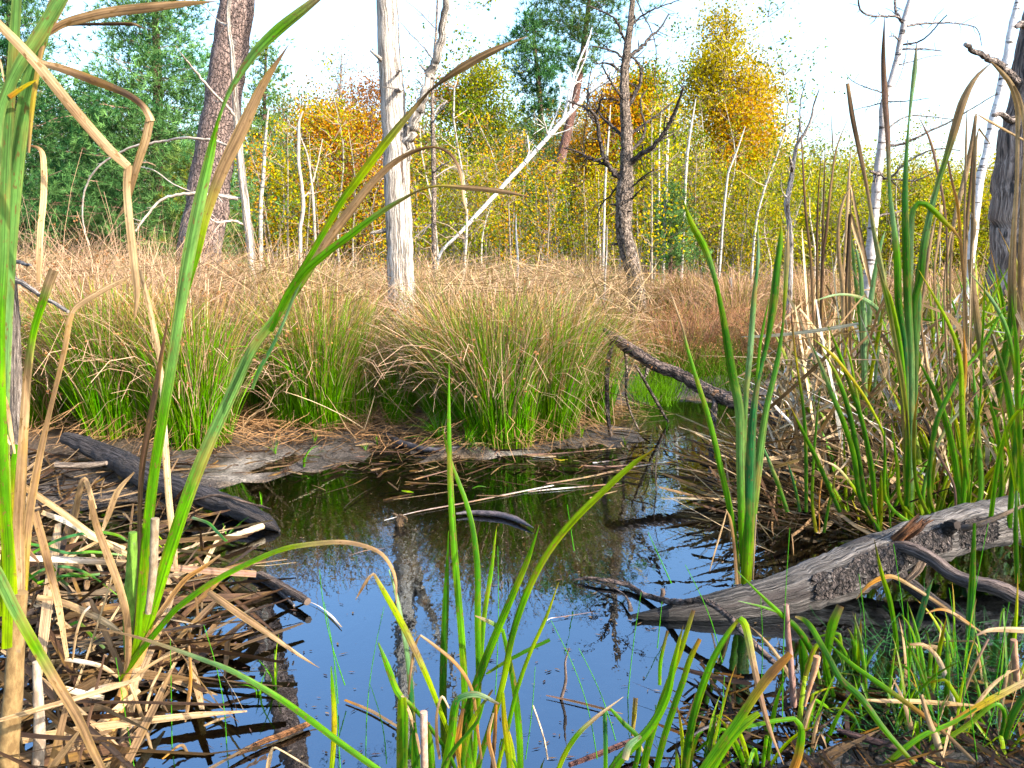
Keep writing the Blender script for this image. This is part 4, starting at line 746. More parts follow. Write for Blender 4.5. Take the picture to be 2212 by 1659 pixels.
def groundlog(name, label, cat, pts, ws, mat, col, seed, z=.012, **k): return limb_thing(name, label, cat, pts, ws, gl(pts, z), mat, col, 8, .08, seed, **k)
groundlog('wet_log', 'short wet brown log end on the mud at the foot of the rushes, left', 'log', [(495, 908), (510, 914), (540, 924), (582, 935)], [15, 16, 15, 12], 'grey_wood', (.42, .33, .28), 220, .03)
groundlog('wet_branch', 'dark wet branch curving over the mud beside the bright grass tuft', 'branch', [(778, 904), (804, 926), (837, 943), (877, 960), (937, 972), (1006, 966)], [8, 14, 15, 14, 13, 10], 'wet_wood', (2.2, 1.9, 1.8), 221, .02)
groundlog('wet_branch', 'half sunken dark branch with pointed end in the open water behind the green reed clump', 'branch', [(985, 1110), (1010, 1107), (1040, 1108), (1087, 1113), (1120, 1124), (1152, 1140)], [5, 9, 12, 13, 12, 2], 'wet_wood', (2.6, 2.0, 1.8), 222, .012)
groundlog('wet_stick', 'orange brown wet stick floating at the bottom left', 'stick', [(495, 1638), (530, 1620), (567, 1603), (620, 1583), (667, 1563)], [7, 12, 14, 15, 14], 'grey_wood', (1.2, .55, .2), 223, .012)
groundlog('reed_butt', 'pale broken reed butt lying on the litter beside the tip of the black log', 'reed', [(490, 1163), (530, 1150), (566, 1136)], [15, 16, 16], 'thin_bark', (.52, .38, .24), 224, .03)
groundlog('wet_stick', 'dark wet reed butt sticking out over the blue water, left', 'stick', [(560, 1240), (600, 1262), (640, 1285), (664, 1300)], [18, 20, 20, 18], 'grey_wood', (.45, .34, .27), 225, .03)
groundlog('wet_stick', 'dark wet stick just left of the reed butt over the blue water', 'stick', [(540, 1236), (580, 1260), (612, 1285), (635, 1308)], [16, 15, 12, 6], 'grey_wood', (.42, .4, .42), 226, .012)
groundlog('rotten_stick', 'rotten purple brown stick on the mud at the bottom right', 'stick', [(1808, 1577), (1850, 1590), (1900, 1605), (1950, 1622), (1990, 1645)], [10, 16, 18, 18, 14], 'grey_wood', (.42, .24, .22), 227, .05)
groundlog('rotten_stick', 'rotten red brown stick at the bottom edge right of the green reed clump', 'stick', [(1230, 1652), (1290, 1630), (1340, 1610), (1400, 1585)], [12, 14, 14, 9], 'grey_wood', (.5, .22, .18), 228, .03)
groundlog('rotten_stick', 'dark rotten stick slanting along the bottom edge, right of centre', 'stick', [(1480, 1600), (1530, 1570), (1580, 1560)], [6, 8, 5], 'wet_wood', (1.5, 1.2, 1), 229, .02)
t_ = thing('reed_knot', ground(865, 1128), 'brown broken reed stub poking out of the water on the reflection of the white trunk', 'reed stub'); mbx = MB()
yk = gy(866, 1135); limb(mbx, [(866, 1142), (864, 1128), (867, 1112)], [17, 24, 10], yk, (.4, .26, .13), 9, 9, .3, 230); limb(mbx, [(862, 1116), (852, 1110), (846, 1108)], [6, 5, 2], yk, (.7, .5, .3), 5, 6, .1, 231); limb(mbx, [(870, 1116), (878, 1119), (878, 1128)], [7, 5, 3], yk, (.6, .4, .2), 5, 6, .1, 232); mbx.build('stub', M['grey_wood'], t_)

# ------------------------------------------------------------------ reeds
def core_blade(parent, Q, ww, c, name='leaf', mat=None, fold=.16, tilt=0.0, twist=0.0, axis=None, label=None, seed=None):
    k = len(Q); T = nrm(np.gradient(Q, axis=0)); view = nrm(Q - np.array([0, 0, CAMH])) if axis is None else np.broadcast_to(np.asarray(axis, float), Q.shape)
    S = nrm(np.cross(T, view)); 
    for i in range(1, k):
        if S[i] @ S[i - 1] < 0: S[i] = -S[i]
    Nn = np.cross(S, T); th = tilt + np.linspace(-.5, .5, k) * twist; S2 = S * np.cos(th)[:, None] + Nn * np.sin(th)[:, None]; N2 = np.cross(S2, T)
    off = np.array([-.5, -.22, 0, .22, .5]); dep = np.array([0, -.7, -1, -.7, 0]) * fold
    V = Q[:, None] + S2[:, None] * (off[None, :, None] * ww[:, None, None]) + N2[:, None] * (dep[None, :, None] * ww[:, None, None])
    ln = np.r_[0, np.cumsum(np.linalg.norm(np.diff(Q, axis=0), axis=1))]; tt = np.stack([off[None] * ww[:, None], np.repeat(ln[:, None], 5, 1), np.full((k, 5), R.rand() * 20)], -1)
    i = np.arange(k - 1)[:, None] * 5; j = np.arange(4)[None]; F = np.stack([i + j, i + j + 1, i + j + 6, i + j + 5], -1).reshape(-1, 4)
    C5 = np.repeat(c[:, None], 5, 1); C5[:, [0, 4]] = C5[:, [0, 4]] * .8 + np.array([.30, .22, .07]) * .2
    mbx = MB(); mbx.add(V, F, C5.reshape(-1, 3), tt); o = mbx.build(name, mat or M['leaf'], parent)
    if label: o['label'] = label
    return o
DEAD = set('tTnNokpwY')
WS = .82
def L(parent, pts, ws, y, cols, twist=None, tilt=None, mat=None, name=None):
    """Traced leaf: pts in px from foot to tip, y one distance, (foot, tip) or one per point."""
    pts = np.asarray(pts, float); m = len(pts); y = np.asarray(y, float) if np.ndim(y) else np.array([y, y]); y = np.interp(np.linspace(0, 1, m), np.linspace(0, 1, len(y)), y) if len(y) != m else y
    P = at(pts, y); w = np.interp(np.linspace(0, 1, m), np.linspace(0, 1, len(ws)), ws) * y / FPX * WS; cc = pal(cols); cc = np.stack([np.interp(np.linspace(0, 1, m), np.linspace(0, 1, len(cc)), cc[:, i]) for i in range(3)], -1)
    Q, ww, c = smooth_line(P, m * 5, w, cc); dead = sum(ch in DEAD for ch in cols) * 2 > len(cols)
    return core_blade(parent, Q, ww, c, name or 'leaf', M[mat or ('dead_leaf' if dead else 'leaf')], tilt=R.uniform(-.4, .4) if tilt is None else tilt, twist=R.uniform(-.5, .5) if twist is None else twist)
def stem(parent, pts, ws, y, col, name='stem', mat='thin_bark', n=8, seed=0):
    mbx = MB(); y = gl(pts, .0) if y is None else y; limb(mbx, pts, ws, y, col, n, None, .05, seed); return mbx.build(name, M[mat], parent)

# left foreground cattail (the tall plant a third of the way in)
ya = 1.62
A = thing('cattail_plant', ground(240, 1655), 'tall green cattail with long arching leaves in the left foreground', 'cattail')
L(A, [(285, 1440), (300, 1380), (310, 1250), (318, 1150), (333, 1020), (352, 900), (372, 780), (390, 660), (408, 550), (430, 440), (455, 330), (466, 280), (480, 235), (500, 190), (550, 115), (600, 65), (650, 25), (700, -15)], [24, 28, 28, 27, 27, 26, 26, 28, 32, 30, 22, 10, 7, 12, 22, 26, 22, 14], (ya, 1.45), 'ygggbbbgbbgp', tilt=0, twist=.1)
L(A, [(290, 1460), (302, 1350), (316, 1200), (335, 1000), (362, 800), (395, 660), (415, 590), (428, 545), (445, 470), (475, 380), (520, 285), (570, 180), (624, 96)], [14, 18, 18, 16, 14, 13, 14, 15, 20, 28, 32, 20, 1], (ya + .03, 1.6), 'yggbbggynnnN', tilt=0, twist=.1)
L(A, [(290, 1440), (330, 1310), (370, 1180), (410, 1060), (450, 960), (500, 850), (545, 755), (600, 680), (650, 610), (700, 530), (760, 450), (800, 400), (850, 352), (900, 325), (940, 318), (975, 335), (997, 380), (1002, 430), (1012, 472)], [26, 32, 33, 34, 33, 30, 26, 22, 22, 24, 24, 20, 15, 9, 6, 8, 9, 7, 2], (ya, 1.35), 'yggbbbgnnnNNNtt', tilt=.1, twist=.2)
L(A, [(640, 600), (665, 560), (700, 500), (735, 440), (770, 392), (810, 338), (860, 275), (905, 222), (930, 195), (955, 175), (1000, 145), (1060, 112), (1140, 78)], [12, 14, 16, 18, 20, 22, 18, 10, 5, 10, 22, 18, 1], (1.45, 1.3), 'gggyynNnnn', tilt=0, twist=.1)
L(A, [(585, 715), (620, 640), (655, 590), (700, 550), (760, 505), (820, 460), (870, 430), (905, 412), (945, 402), (1000, 405), (1080, 413), (1148, 426)], [14, 20, 22, 20, 19, 15, 9, 4, 6, 13, 14, 1], (1.46, 1.3), 'GggggbNYnnn', tilt=0, twist=.1)
L(A, [(545, 960 - 120), (560, 800), (590, 745), (615, 690), (635, 640), (655, 600)], [8, 12, 10, 8, 8, 4], (1.5, 1.45), 'bBsb')
L(A, [(262, 1470), (290, 1425), (317, 1390), (350, 1350), (383, 1313), (467, 1253), (567, 1203), (620, 1184), (667, 1176), (737, 1171), (790, 1180), (825, 1197), (846, 1226), (855, 1256), (856, 1303)], [16, 18, 18, 17, 17, 17, 15, 14, 14, 13, 12, 10, 10, 8, 2], (ya, 1.45), 'yggggynnnnn', tilt=.25, twist=.1)
L(A, [(200, 1356), (283, 1373), (367, 1399), (433, 1423), (500, 1449), (600, 1506), (667, 1553), (737, 1606), (830, 1672)], [2, 7, 11, 13, 15, 17, 18, 18, 18], (ya - .05, 1.3), 'nnnsbbgggg', tilt=0, twist=0)
L(A, [(195, 1080), (210, 1140), (233, 1200), (257, 1266), (273, 1330), (277, 1406), (272, 1462)], [14, 18, 20, 20, 19, 17, 14], (1.5, ya), 'nntnnn')
L(A, [(476, 1199), (440, 1225), (400, 1252), (350, 1318), (310, 1375), (270, 1440)], [5, 11, 14, 16, 16, 16], (1.62, ya), 'tonnn')
L(A, [(450, 1279), (480, 1300), (517, 1326), (560, 1355), (600, 1383), (650, 1418), (690, 1443)], [16, 19, 20, 17, 13, 8, 1], (1.9, 1.8), 'nnntn', tilt=0)
L(A, [(363, 686), (350, 760), (335, 850), (320, 930), (308, 1000), (302, 1100), (300, 1250), (288, 1400)], [3, 10, 16, 18, 16, 12, 10, 10], (1.55, ya), 'NNkNNnN', mat='dead_leaf')
L(A, [(303, 583), (320, 653), (338, 737), (348, 800), (352, 860), (352, 900), (358, 980), (365, 1080), (375, 1175), (380, 1230)], [8, 13, 14, 10, 14, 18, 18, 17, 18, 10], (1.75, 1.8), 'tttTwTTTt')
stem(A, [(288, 1440), (285, 1380), (283, 1310), (285, 1240), (287, 1150)], [34, 38, 36, 28, 18], ya + .03, (.13, .26, .025), 'sheath', 'thin_bark', 10)
stem(A, [(213, 1680), (235, 1590), (255, 1530), (275, 1470), (300, 1420), (325, 1350)], [40, 32, 27, 24, 24, 20], [1.53, 1.56, 1.58, ya, ya, ya], (.40, .21, .06), 'sheath', 'thin_bark', 10)
stem(A, [(262, 1640), (275, 1560), (285, 1490), (295, 1440)], [26, 26, 26, 20], [1.6, 1.62, ya, ya], (.36, .25, .14), 'sheath', 'thin_bark', 9)
stem(A, [(320, 1325), (325, 1285), (331, 1230), (333, 1172), (335, 1120)], [13, 16, 18, 18, 18], 1.55, (.26, .20, .13), 'broken_stalk', 'thin_bark', 10)
L(A, [(280, 1475), (290, 1500), (310, 1560), (325, 1610), (330, 1620)], [8, 10, 12, 9, 3], (1.55, 1.5), 'TtntT'); L(A, [(272, 1475), (240, 1480), (190, 1495), (140, 1510)], [8, 13, 16, 14], (1.6, 1.6), 'ttwt'); L(A, [(255, 1462), (220, 1440), (170, 1428), (140, 1425)], [9, 12, 12, 9], (1.6, 1.6), 'tTwt')
L(A, [(350, 1440), (330, 1480), (318, 1520), (312, 1560)], [7, 8, 8, 5], (1.6, 1.6), 'tTTt'); L(A, [(400, 1400), (345, 1425), (300, 1455), (275, 1480)], [3, 8, 9, 8], (1.62, 1.6), 'tttt'); L(A, [(408, 1395), (412, 1460), (405, 1530), (400, 1560)], [6, 9, 11, 4], (1.65, 1.6), 'nonn')

# far left cattail, close to the camera
yb_ = 1.15
B = thing('cattail_plant', (-.78, 1.25, 0), 'nearest cattail cut off by the left edge with broken tan leaves folded down', 'cattail')
L(B, [(15, 1400), (18, 1200), (12, 1100), (3, 900), (0, 700), (8, 550), (12, 370), (20, 230), (30, 100), (38, -30)], [26, 26, 25, 24, 24, 24, 24, 24, 23, 20], (yb_ + .1, yb_), 'ygggbbbb', tilt=0, twist=.2)
L(B, [(-12, 560), (-6, 400), (0, 250), (20, 187), (43, 140), (73, 93), (110, 33), (150, -35)], [8, 12, 20, 24, 27, 30, 30, 26], yb_, 'pbbbbbb', tilt=0, twist=.1)
L(B, [(30, 1420), (22, 1250), (12, 1100), (8, 900), (15, 700), (22, 553), (33, 400), (47, 267), (67, 160), (95, 70), (130, -30)], [30, 32, 30, 27, 26, 28, 33, 34, 32, 26, 22], (yb_ + .15, yb_), 'yygsbbbbbn', tilt=.1, twist=.1)
L(B, [(62, 330), (70, 230), (82, 150), (95, 90), (120, 40), (160, -30)], [6, 12, 12, 10, 12, 8], yb_ + .02, 'nYnnn')
L(B, [(-20, 30), (0, 55), (40, 95), (83, 142), (167, 245), (233, 320), (277, 360)], [18, 21, 24, 26, 26, 25, 20], (yb_ - .1, yb_ - .05), 'ntttntt', tilt=0, twist=.05)
L(B, [(277, 356), (274, 400), (277, 450), (284, 520), (293, 600), (296, 640), (290, 693)], [20, 18, 19, 20, 19, 14, 2], (yb_ - .05, yb_), 'ttTtttn', tilt=0, twist=.05)
L(B, [(60, 120), (80, 133), (133, 148), (200, 173), (267, 200), (305, 225), (322, 250), (326, 262)], [6, 13, 20, 22, 18, 16, 18, 20], yb_, 'ntnNkNtt', tilt=0, twist=.05)
L(B, [(324, 258), (315, 300), (300, 345), (289, 380), (279, 420), (270, 445), (254, 470)], [20, 20, 19, 18, 14, 10, 1], (yb_, yb_ + .05), 'tttnntt', tilt=0, twist=.05)
L(B, [(60, 112), (85, 88), (110, 67), (140, 50), (167, 42), (233, 27), (333, 15), (400, 8), (468, 3)], [8, 12, 15, 18, 22, 24, 22, 14, 1], yb_ + .03, 'gnnnnnnn', tilt=.1, twist=.05)
L(B, [(110, 62), (150, 54), (220, 52), (285, 52), (300, 56), (312, 62)], [5, 6, 8, 8, 5, 1], yb_ + .05, 'NkkNtt')
L(B, [(-10, 322), (0, 320), (33, 314), (60, 315), (80, 318), (90, 328), (94, 350), (95, 400), (93, 440), (87, 500), (85, 560), (83, 612)], [3, 3, 4, 4, 7, 12, 14, 15, 15, 15, 14, 9], yb_ + .1, 'NNNNnttTTtn', tilt=0, twist=.05)
L(B, [(20, 210), (45, 192), (65, 180), (80, 172)], [12, 10, 8, 1], yb_, 'oYYY')
L(B, [(-8, 100), (2, 140), (10, 180)], [3, 6, 2], yb_, 'TTt')
L(B, [(40, 1340), (42, 1250), (40, 1150), (44, 1060), (52, 920), (60, 803), (73, 715), (93, 650), (106, 610), (117, 582)], [24, 28, 28, 27, 22, 19, 17, 20, 24, 22], (yb_ + .2, yb_ + .1), 'ntnntnggtt', tilt=.1, twist=.1)
L(B, [(50, 1300), (60, 1140), (77, 1030), (100, 920), (117, 850), (140, 753), (152, 682), (156, 676)], [18, 22, 20, 13, 11, 13, 14, 12], yb_ + .2, 'Ynnnnntt', tilt=0, twist=.05)
L(B, [(153, 681), (167, 662), (210, 634), (233, 621), (262, 607), (285, 595)], [8, 14, 15, 14, 9, 1], yb_ + .2, 'tttttn', tilt=0, twist=.05)
L(B, [(-10, 800), (0, 830), (15, 880), (25, 940), (32, 980)], [6, 10, 11, 9, 5], yb_ + .1, 'nontt'); L(B, [(-10, 900), (5, 930), (25, 960)], [12, 12, 10], yb_ + .1, 'TtT')
L(B, [(0, 1330), (15, 1200), (22, 1106), (30, 1000), (38, 960)], [26, 30, 26, 18, 12], yb_ + .22, 'yyYgg')
L(B, [(-25, 1205), (0, 1250), (33, 1318), (73, 1390), (117, 1466), (167, 1549), (200, 1620), (235, 1690)], [30, 30, 29, 28, 27, 25, 22, 18], (1.05, 1.15), 'bbbgnnnn', tilt=0, twist=.05)
stem(B, [(15, 1720), (20, 1600), (30, 1480), (35, 1380), (45, 1280)], [46, 44, 40, 36, 30], [1.3, 1.3, 1.3, 1.3, 1.3], (.22, .14, .055), 'sheath', 'thin_bark', 12)
stem(B, [(75, 1720), (85, 1600), (82, 1500), (78, 1430)], [26, 26, 22, 16], 1.35, (.34, .27, .2), 'broken_stalk', 'thin_bark', 10)

# water cattail standing alone right of centre
C = thing('cattail_plant', ground(1607, 1258), 'upright green cattail with five spreading leaves standing in front of the big grey log', 'cattail')
yc = gy(1607, 1258) - .02
L(C, [(1597, 1262), (1590, 1190), (1578, 1106), (1555, 1003), (1531, 903), (1505, 820), (1485, 753), (1475, 710), (1460, 665), (1447, 627)], [10, 14, 16, 16, 14, 12, 9, 6, 5, 1], (yc, yc + .1), 'nggggggntt', tilt=0)
L(C, [(1608, 1262), (1603, 1150), (1599, 1000), (1597, 886), (1581, 803), (1565, 703), (1551, 630), (1538, 580), (1520, 530), (1495, 485), (1475, 430)], [12, 20, 22, 24, 24, 18, 10, 14, 20, 16, 1], (yc, yc - .1), 'ggbbGGgbgyy', tilt=0, twist=.1)
L(C, [(1604, 1240), (1606, 1100), (1608, 960), (1612, 853), (1621, 753), (1628, 653), (1635, 586), (1638, 553), (1637, 485)], [10, 12, 12, 14, 16, 14, 8, 10, 1], (yc, yc + .08), 'gbbbsbBss', tilt=0, twist=.1)
L(C, [(1611, 1262), (1616, 1180), (1619, 1060), (1625, 920), (1638, 820), (1658, 736), (1671, 653), (1678, 586), (1686, 520), (1688, 478)], [28, 30, 30, 22, 12, 13, 22, 18, 14, 1], (yc - .02, yc), 'ygBBBGGGgY', tilt=0, twist=.1)
L(C, [(1612, 1255), (1620, 1150), (1636, 1020), (1655, 886), (1678, 786), (1691, 703), (1696, 636), (1700, 553), (1703, 485)], [20, 28, 24, 16, 14, 6, 10, 14, 1], (yc - .02, yc + .05), 'ggbbgBgytt', tilt=0, twist=.1)
L(C, [(1622, 960), (1630, 880), (1641, 753), (1650, 700), (1661, 646)], [8, 8, 8, 7, 1], yc - .01, 'Ggggg')
L(C, [(1592, 1262), (1586, 1180), (1577, 1120), (1568, 1100)], [10, 9, 8, 2], yc - .02, 'nNnn'); L(C, [(1626, 1252), (1629, 1180), (1634, 1110)], [5, 7, 3], yc - .02, 'ttT'); L(C, [(1533, 1234), (1545, 1190), (1560, 1140), (1570, 1104)], [2, 5, 5, 2], yc - .05, 'nttt')

# tall cattails at the right, leaf by leaf
def plant(name, u, v, y, label, leaves_, cat='cattail', group=None):
    p = at((u, v), y); r = thing(name, (p[0], y, max(0, hz(p[0], y))), label, cat, group)
    for (pts, ws, cols) in leaves_:
        pts = list(pts); pts.insert(0, (pts[0][0] * .45 + u * .55, v)) if pts[0][1] < v - 60 else None
        L(r, pts, [ws[0]] + list(ws) if len(pts) > len(ws) else ws, (y, y + R.uniform(-.15, .15)), cols, tilt=R.uniform(-.2, .2), twist=R.uniform(-.2, .2))
    return r
plant('cattail_plant', 1962, 1125, 3.0, 'tallest blue green cattail rising above the log at the right', [
    ([(1961, 1053), (1958, 853), (1955, 753), (1941, 653), (1938, 553), (1928, 467), (1921, 400), (1918, 300), (1911, 200), (1908, 117), (1911, 35)], [10, 12, 14, 18, 18, 12, 8, 12, 15, 10, 1], 'ggbBGgsbppNN'),
    ([(1968, 1020), (1968, 786), (1961, 653), (1958, 553), (1955, 433), (1958, 333), (1963, 267), (1968, 217), (1976, 150), (1980, 90)], [14, 18, 20, 20, 16, 9, 4, 8, 12, 1], 'gsbGGBbssp'),
    ([(1975, 900), (1978, 753), (1975, 653), (1988, 600), (1995, 533), (2008, 467), (2025, 400), (2041, 350), (2061, 283), (2081, 217), (2108, 167), (2143, 134)], [14, 16, 18, 18, 18, 16, 13, 13, 20, 20, 10, 1], 'gbbGGbsgnntn'),
    ([(1970, 800), (1966, 653), (1965, 553), (1968, 483), (1975, 447), (1990, 437), (2015, 453), (2041, 480), (2062, 500), (2078, 524)], [16, 18, 18, 16, 14, 14, 14, 12, 8, 1], 'gsssbggyon'),
    ([(1951, 900), (1941, 770), (1918, 653), (1898, 553), (1888, 500), (1875, 417), (1858, 333), (1841, 250), (1831, 180)], [10, 14, 16, 14, 10, 8, 11, 12, 9], 'yngnbnnNn'),
    ([(1962, 950), (1950, 830), (1930, 720), (1915, 640), (1895, 570)], [10, 12, 12, 10, 4], 'gyngn'), ([(1958, 900), (1945, 750), (1925, 650), (1905, 600)], [10, 12, 10, 3], 'yggyn'),
    ([(1966, 860), (1980, 740), (1985, 650), (1983, 585), (2003, 523), (2012, 470)], [10, 14, 14, 12, 9, 1], 'gGbBGn')])
plant('cattail_plant', 1868, 900, 3.5, 'pale green cattail fan left of the tallest one', [
    ([(1868, 830), (1866, 770), (1866, 700), (1862, 640), (1858, 580), (1850, 540)], [14, 18, 18, 12, 10, 6], 'gssbs'), ([(1870, 820), (1872, 740), (1880, 660), (1890, 590), (1905, 520), (1912, 500)], [10, 14, 14, 12, 8, 1], 'gbsbs'),
    ([(1865, 850), (1862, 740), (1850, 620), (1842, 540), (1838, 500)], [8, 10, 10, 8, 1], 'ggbbn'), ([(1875, 850), (1890, 760), (1902, 700), (1905, 660)], [8, 10, 8, 1], 'Yyyn'),
    ([(1900, 680), (1880, 655), (1850, 640), (1815, 636), (1790, 640), (1760, 650)], [8, 12, 8, 6, 5, 1], 'ssssss')])
plant('cattail_plant', 1775, 830, 3.9, 'group of thin dark purple brown cattail leaves pointing straight up', [
    ([(1758, 700), (1751, 553), (1741, 467), (1735, 367), (1728, 253)], [7, 7, 6, 5, 1], 'nnNNp'), ([(1766, 750), (1765, 553), (1765, 500), (1768, 417), (1775, 323)], [6, 7, 6, 4, 1], 'nnNNN'), ([(1775, 700), (1778, 553), (1785, 500), (1795, 400), (1808, 317), (1832, 256)], [7, 8, 8, 6, 4, 1], 'nNNnN'),
    ([(1772, 720), (1776, 553), (1780, 400), (1783, 293)], [5, 6, 4, 1], 'nNNn'), ([(1800, 340), (1798, 300), (1796, 250)], [1, 4, 1], 'nnn')])
plant('cattail_plant', 1838, 800, 3.8, 'tan dry cattail leaves bent over left of the birch', [
    ([(1822, 700), (1820, 620), (1811, 540), (1812, 480), (1823, 430), (1838, 402)], [9, 11, 10, 8, 7, 1], 'tttntt'), ([(1838, 402), (1846, 440), (1858, 500), (1870, 560), (1880, 620)], [4, 8, 8, 8, 5], 'ntnnn'), ([(1820, 640), (1828, 500), (1833, 400), (1838, 317)], [5, 8, 8, 1], 'tttt'),
    ([(1836, 460), (1848, 500), (1862, 540), (1872, 580), (1880, 610)], [9, 12, 12, 10, 6], 'ntTTt'), ([(1828, 640), (1832, 540), (1836, 462)], [6, 9, 8], 'nkk')])
plant('cattail_plant', 2075, 1000, 3.3, 'tangle of brown and purple cattail leaves right of the tallest one', [
    ([(2046, 640), (2045, 500), (2038, 433), (2025, 367), (2008, 300), (1984, 252)], [3, 5, 6, 6, 6, 1], 'nNpppp'), ([(2053, 640), (2058, 500), (2070, 440), (2085, 380), (2100, 310), (2108, 250)], [5, 8, 11, 13, 12, 7], 'nnttnn'), ([(2108, 248), (2130, 258), (2160, 275), (2212, 303), (2250, 325)], [5, 6, 6, 5, 3], 'tnttt'),
    ([(2083, 700), (2085, 553), (2090, 467), (2096, 400), (2102, 333), (2109, 273)], [8, 8, 8, 7, 6, 1], 'gnnNNN'), ([(2082, 560), (2085, 400), (2087, 300), (2089, 230)], [4, 6, 5, 1], 'nntn'), ([(2088, 700), (2078, 560), (2068, 440), (2058, 400), (2048, 350), (2042, 330)], [6, 8, 7, 6, 5, 1], 'nnopn'),
    ([(2110, 275), (2125, 300), (2140, 312)], [6, 5, 2], 'ktt'), ([(2185, 690), (2186, 600), (2190, 500), (2196, 400), (2198, 300), (2198, 233), (2185, 185), (2165, 158), (2141, 134)], [20, 20, 12, 9, 9, 12, 13, 10, 4], 'GGnttttttn'),
    ([(2200, 700), (2205, 560), (2212, 400), (2216, 300), (2205, 220), (2190, 185)], [16, 14, 12, 10, 10, 5], 'gnntttn'), ([(2100, 540), (2108, 490), (2102, 465), (2098, 460)], [4, 7, 8, 3], 'TTtt'), ([(2018, 600), (2030, 500), (2034, 440), (2028, 440), (2012, 455)], [5, 7, 6, 5, 2], 'nntnn'),
    ([(2040, 640), (2048, 540), (2056, 500), (2070, 480)], [6, 6, 5, 1], 'ntnt'), ([(1990, 700), (2000, 600), (2010, 520), (2022, 470)], [6, 8, 9, 2], 'nnnt'), ([(2130, 900), (2120, 760), (2105, 650), (2095, 560)], [12, 18, 18, 12], 'gGnn')])
# broad green sedge blades round the log
plant('sedge_clump', 1935, 1150, 2.75, 'dark green broad sedge blades with one yellow edged, left of the tallest cattail', [
    (z21([(1150, 1560), (1110, 1300), (1050, 1100), (970, 900), (900, 720), (830, 560)]), [12, 14, 14, 12, 10, 1], 'GGggsb'), (z21([(1190, 1620), (1120, 1200), (1070, 980), (1000, 780), (900, 600)]), [12, 14, 13, 10, 1], 'GGGgy'),
    (z21([(1250, 1659), (1230, 1400), (1170, 1100), (1090, 850), (1010, 620), (940, 450)]), [11, 12, 12, 11, 9, 1], 'gGGGgg'), (z21([(1310, 1250), (1300, 1150), (1200, 950), (1100, 800), (980, 650), (845, 535)]), [4, 6, 8, 9, 9, 1], 'ggyYYy'),
    (z21([(1150, 1000), (1120, 850), (1080, 650), (1030, 505)]), [6, 7, 6, 1], 'ggyy')], 'sedge')
plant('sedge_clump', 1770, 1150, 2.85, 'dark green sedge blades between the lone cattail and the log', [
    (z21([(800, 1659), (800, 1400), (795, 1150), (775, 930), (740, 700), (710, 450), (700, 320)]), [9, 10, 10, 8, 6, 5, 1], 'GGGGYNN'), (z21([(840, 1600), (850, 1300), (870, 1050), (890, 860)]), [9, 7, 6, 1], 'YgGG'), (z21([(680, 1659), (620, 1480), (560, 1330), (515, 1220)]), [11, 12, 10, 3], 'GGBB'),
    (z21([(760, 1659), (740, 1550), (700, 1400), (680, 1340)]), [8, 8, 6, 1], 'GGBB'), (z21([(1020, 1659), (950, 1500), (860, 1300), (760, 1100), (690, 960)]), [11, 12, 12, 8, 1], 'GGGgo'), (z21([(1190, 1640), (1100, 1490), (1000, 1370), (900, 1320)]), [6, 8, 7, 3], 'YyTt'),
    (z21([(950, 1600), (975, 1500), (990, 1350)]), [8, 7, 1], 'GGG'), (z21([(885, 1580), (900, 1450), (915, 1270)]), [4, 5, 2], 'oon')], 'sedge')
plant('sedge_clump', 2062, 1150, 2.7, 'dense bright green sedge right of the tallest cattail with rusty tips', [
    (z21([(1850, 1600), (1825, 1250), (1810, 1000), (1800, 700), (1750, 500), (1650, 300), (1530, 90)]), [15, 15, 14, 12, 9, 8, 1], 'gggyyyY'), (z21([(1790, 1600), (1760, 1300), (1700, 1050), (1620, 850), (1540, 700)]), [17, 18, 17, 13, 4], 'gggGg'), (z21([(1840, 1300), (1810, 1000), (1830, 700), (1820, 460)]), [13, 14, 12, 1], 'ggYoo'),
    (z21([(1600, 1560), (1640, 1100), (1740, 870), (1830, 720), (1900, 650), (2000, 480), (2105, 300)]), [12, 14, 12, 9, 9, 7, 1], 'GGGgggg'), (z21([(2190, 1100), (2180, 900), (2140, 650), (2090, 450), (2000, 280), (1860, 110)]), [6, 10, 12, 11, 9, 1], 'gyggss'), (z21([(1930, 900), (1935, 650), (1950, 400), (1958, 90)]), [5, 6, 5, 1], 'gggg'),
    (z21([(2160, 1500), (2140, 1100), (2110, 900), (2060, 690), (1990, 470)]), [18, 20, 18, 12, 1], 'gggGN'), (z21([(1420, 1600), (1390, 1350), (1350, 1080)]), [10, 10, 1], 'yyg'), (z21([(1330, 1600), (1310, 1300), (1310, 1100)]), [9, 8, 1], 'ggG'), (z21([(1930, 1560), (1920, 1250), (1900, 950), (1880, 700)]), [14, 15, 12, 2], 'ggGg'),
    (z21([(2180, 1200), (2160, 900), (2165, 650), (2158, 470)]), [8, 10, 8, 1], 'yggo'), (z21([(2050, 1600), (2060, 1300), (2030, 1100), (1980, 900)]), [13, 14, 12, 2], 'gGgg'), (z21([(2100, 1560), (2120, 1300), (2040, 1200), (1990, 1100)]), [8, 9, 8, 4], 'oNoN'), (z21([(1560, 1600), (1620, 1300), (1720, 1100), (1850, 950), (1980, 800)]), [10, 9, 8, 7, 1], 'ggsNN'),
    (z21([(1450, 1620), (1460, 1300), (1450, 1000)]), [14, 14, 4], 'GGN'), (z21([(1520, 1500), (1500, 1100), (1530, 880)]), [10, 9, 1], 'gGo'), (z21([(1760, 1500), (1640, 1250), (1560, 1050), (1500, 1060)]), [7, 9, 8, 4], 'Npkk')], 'sedge')
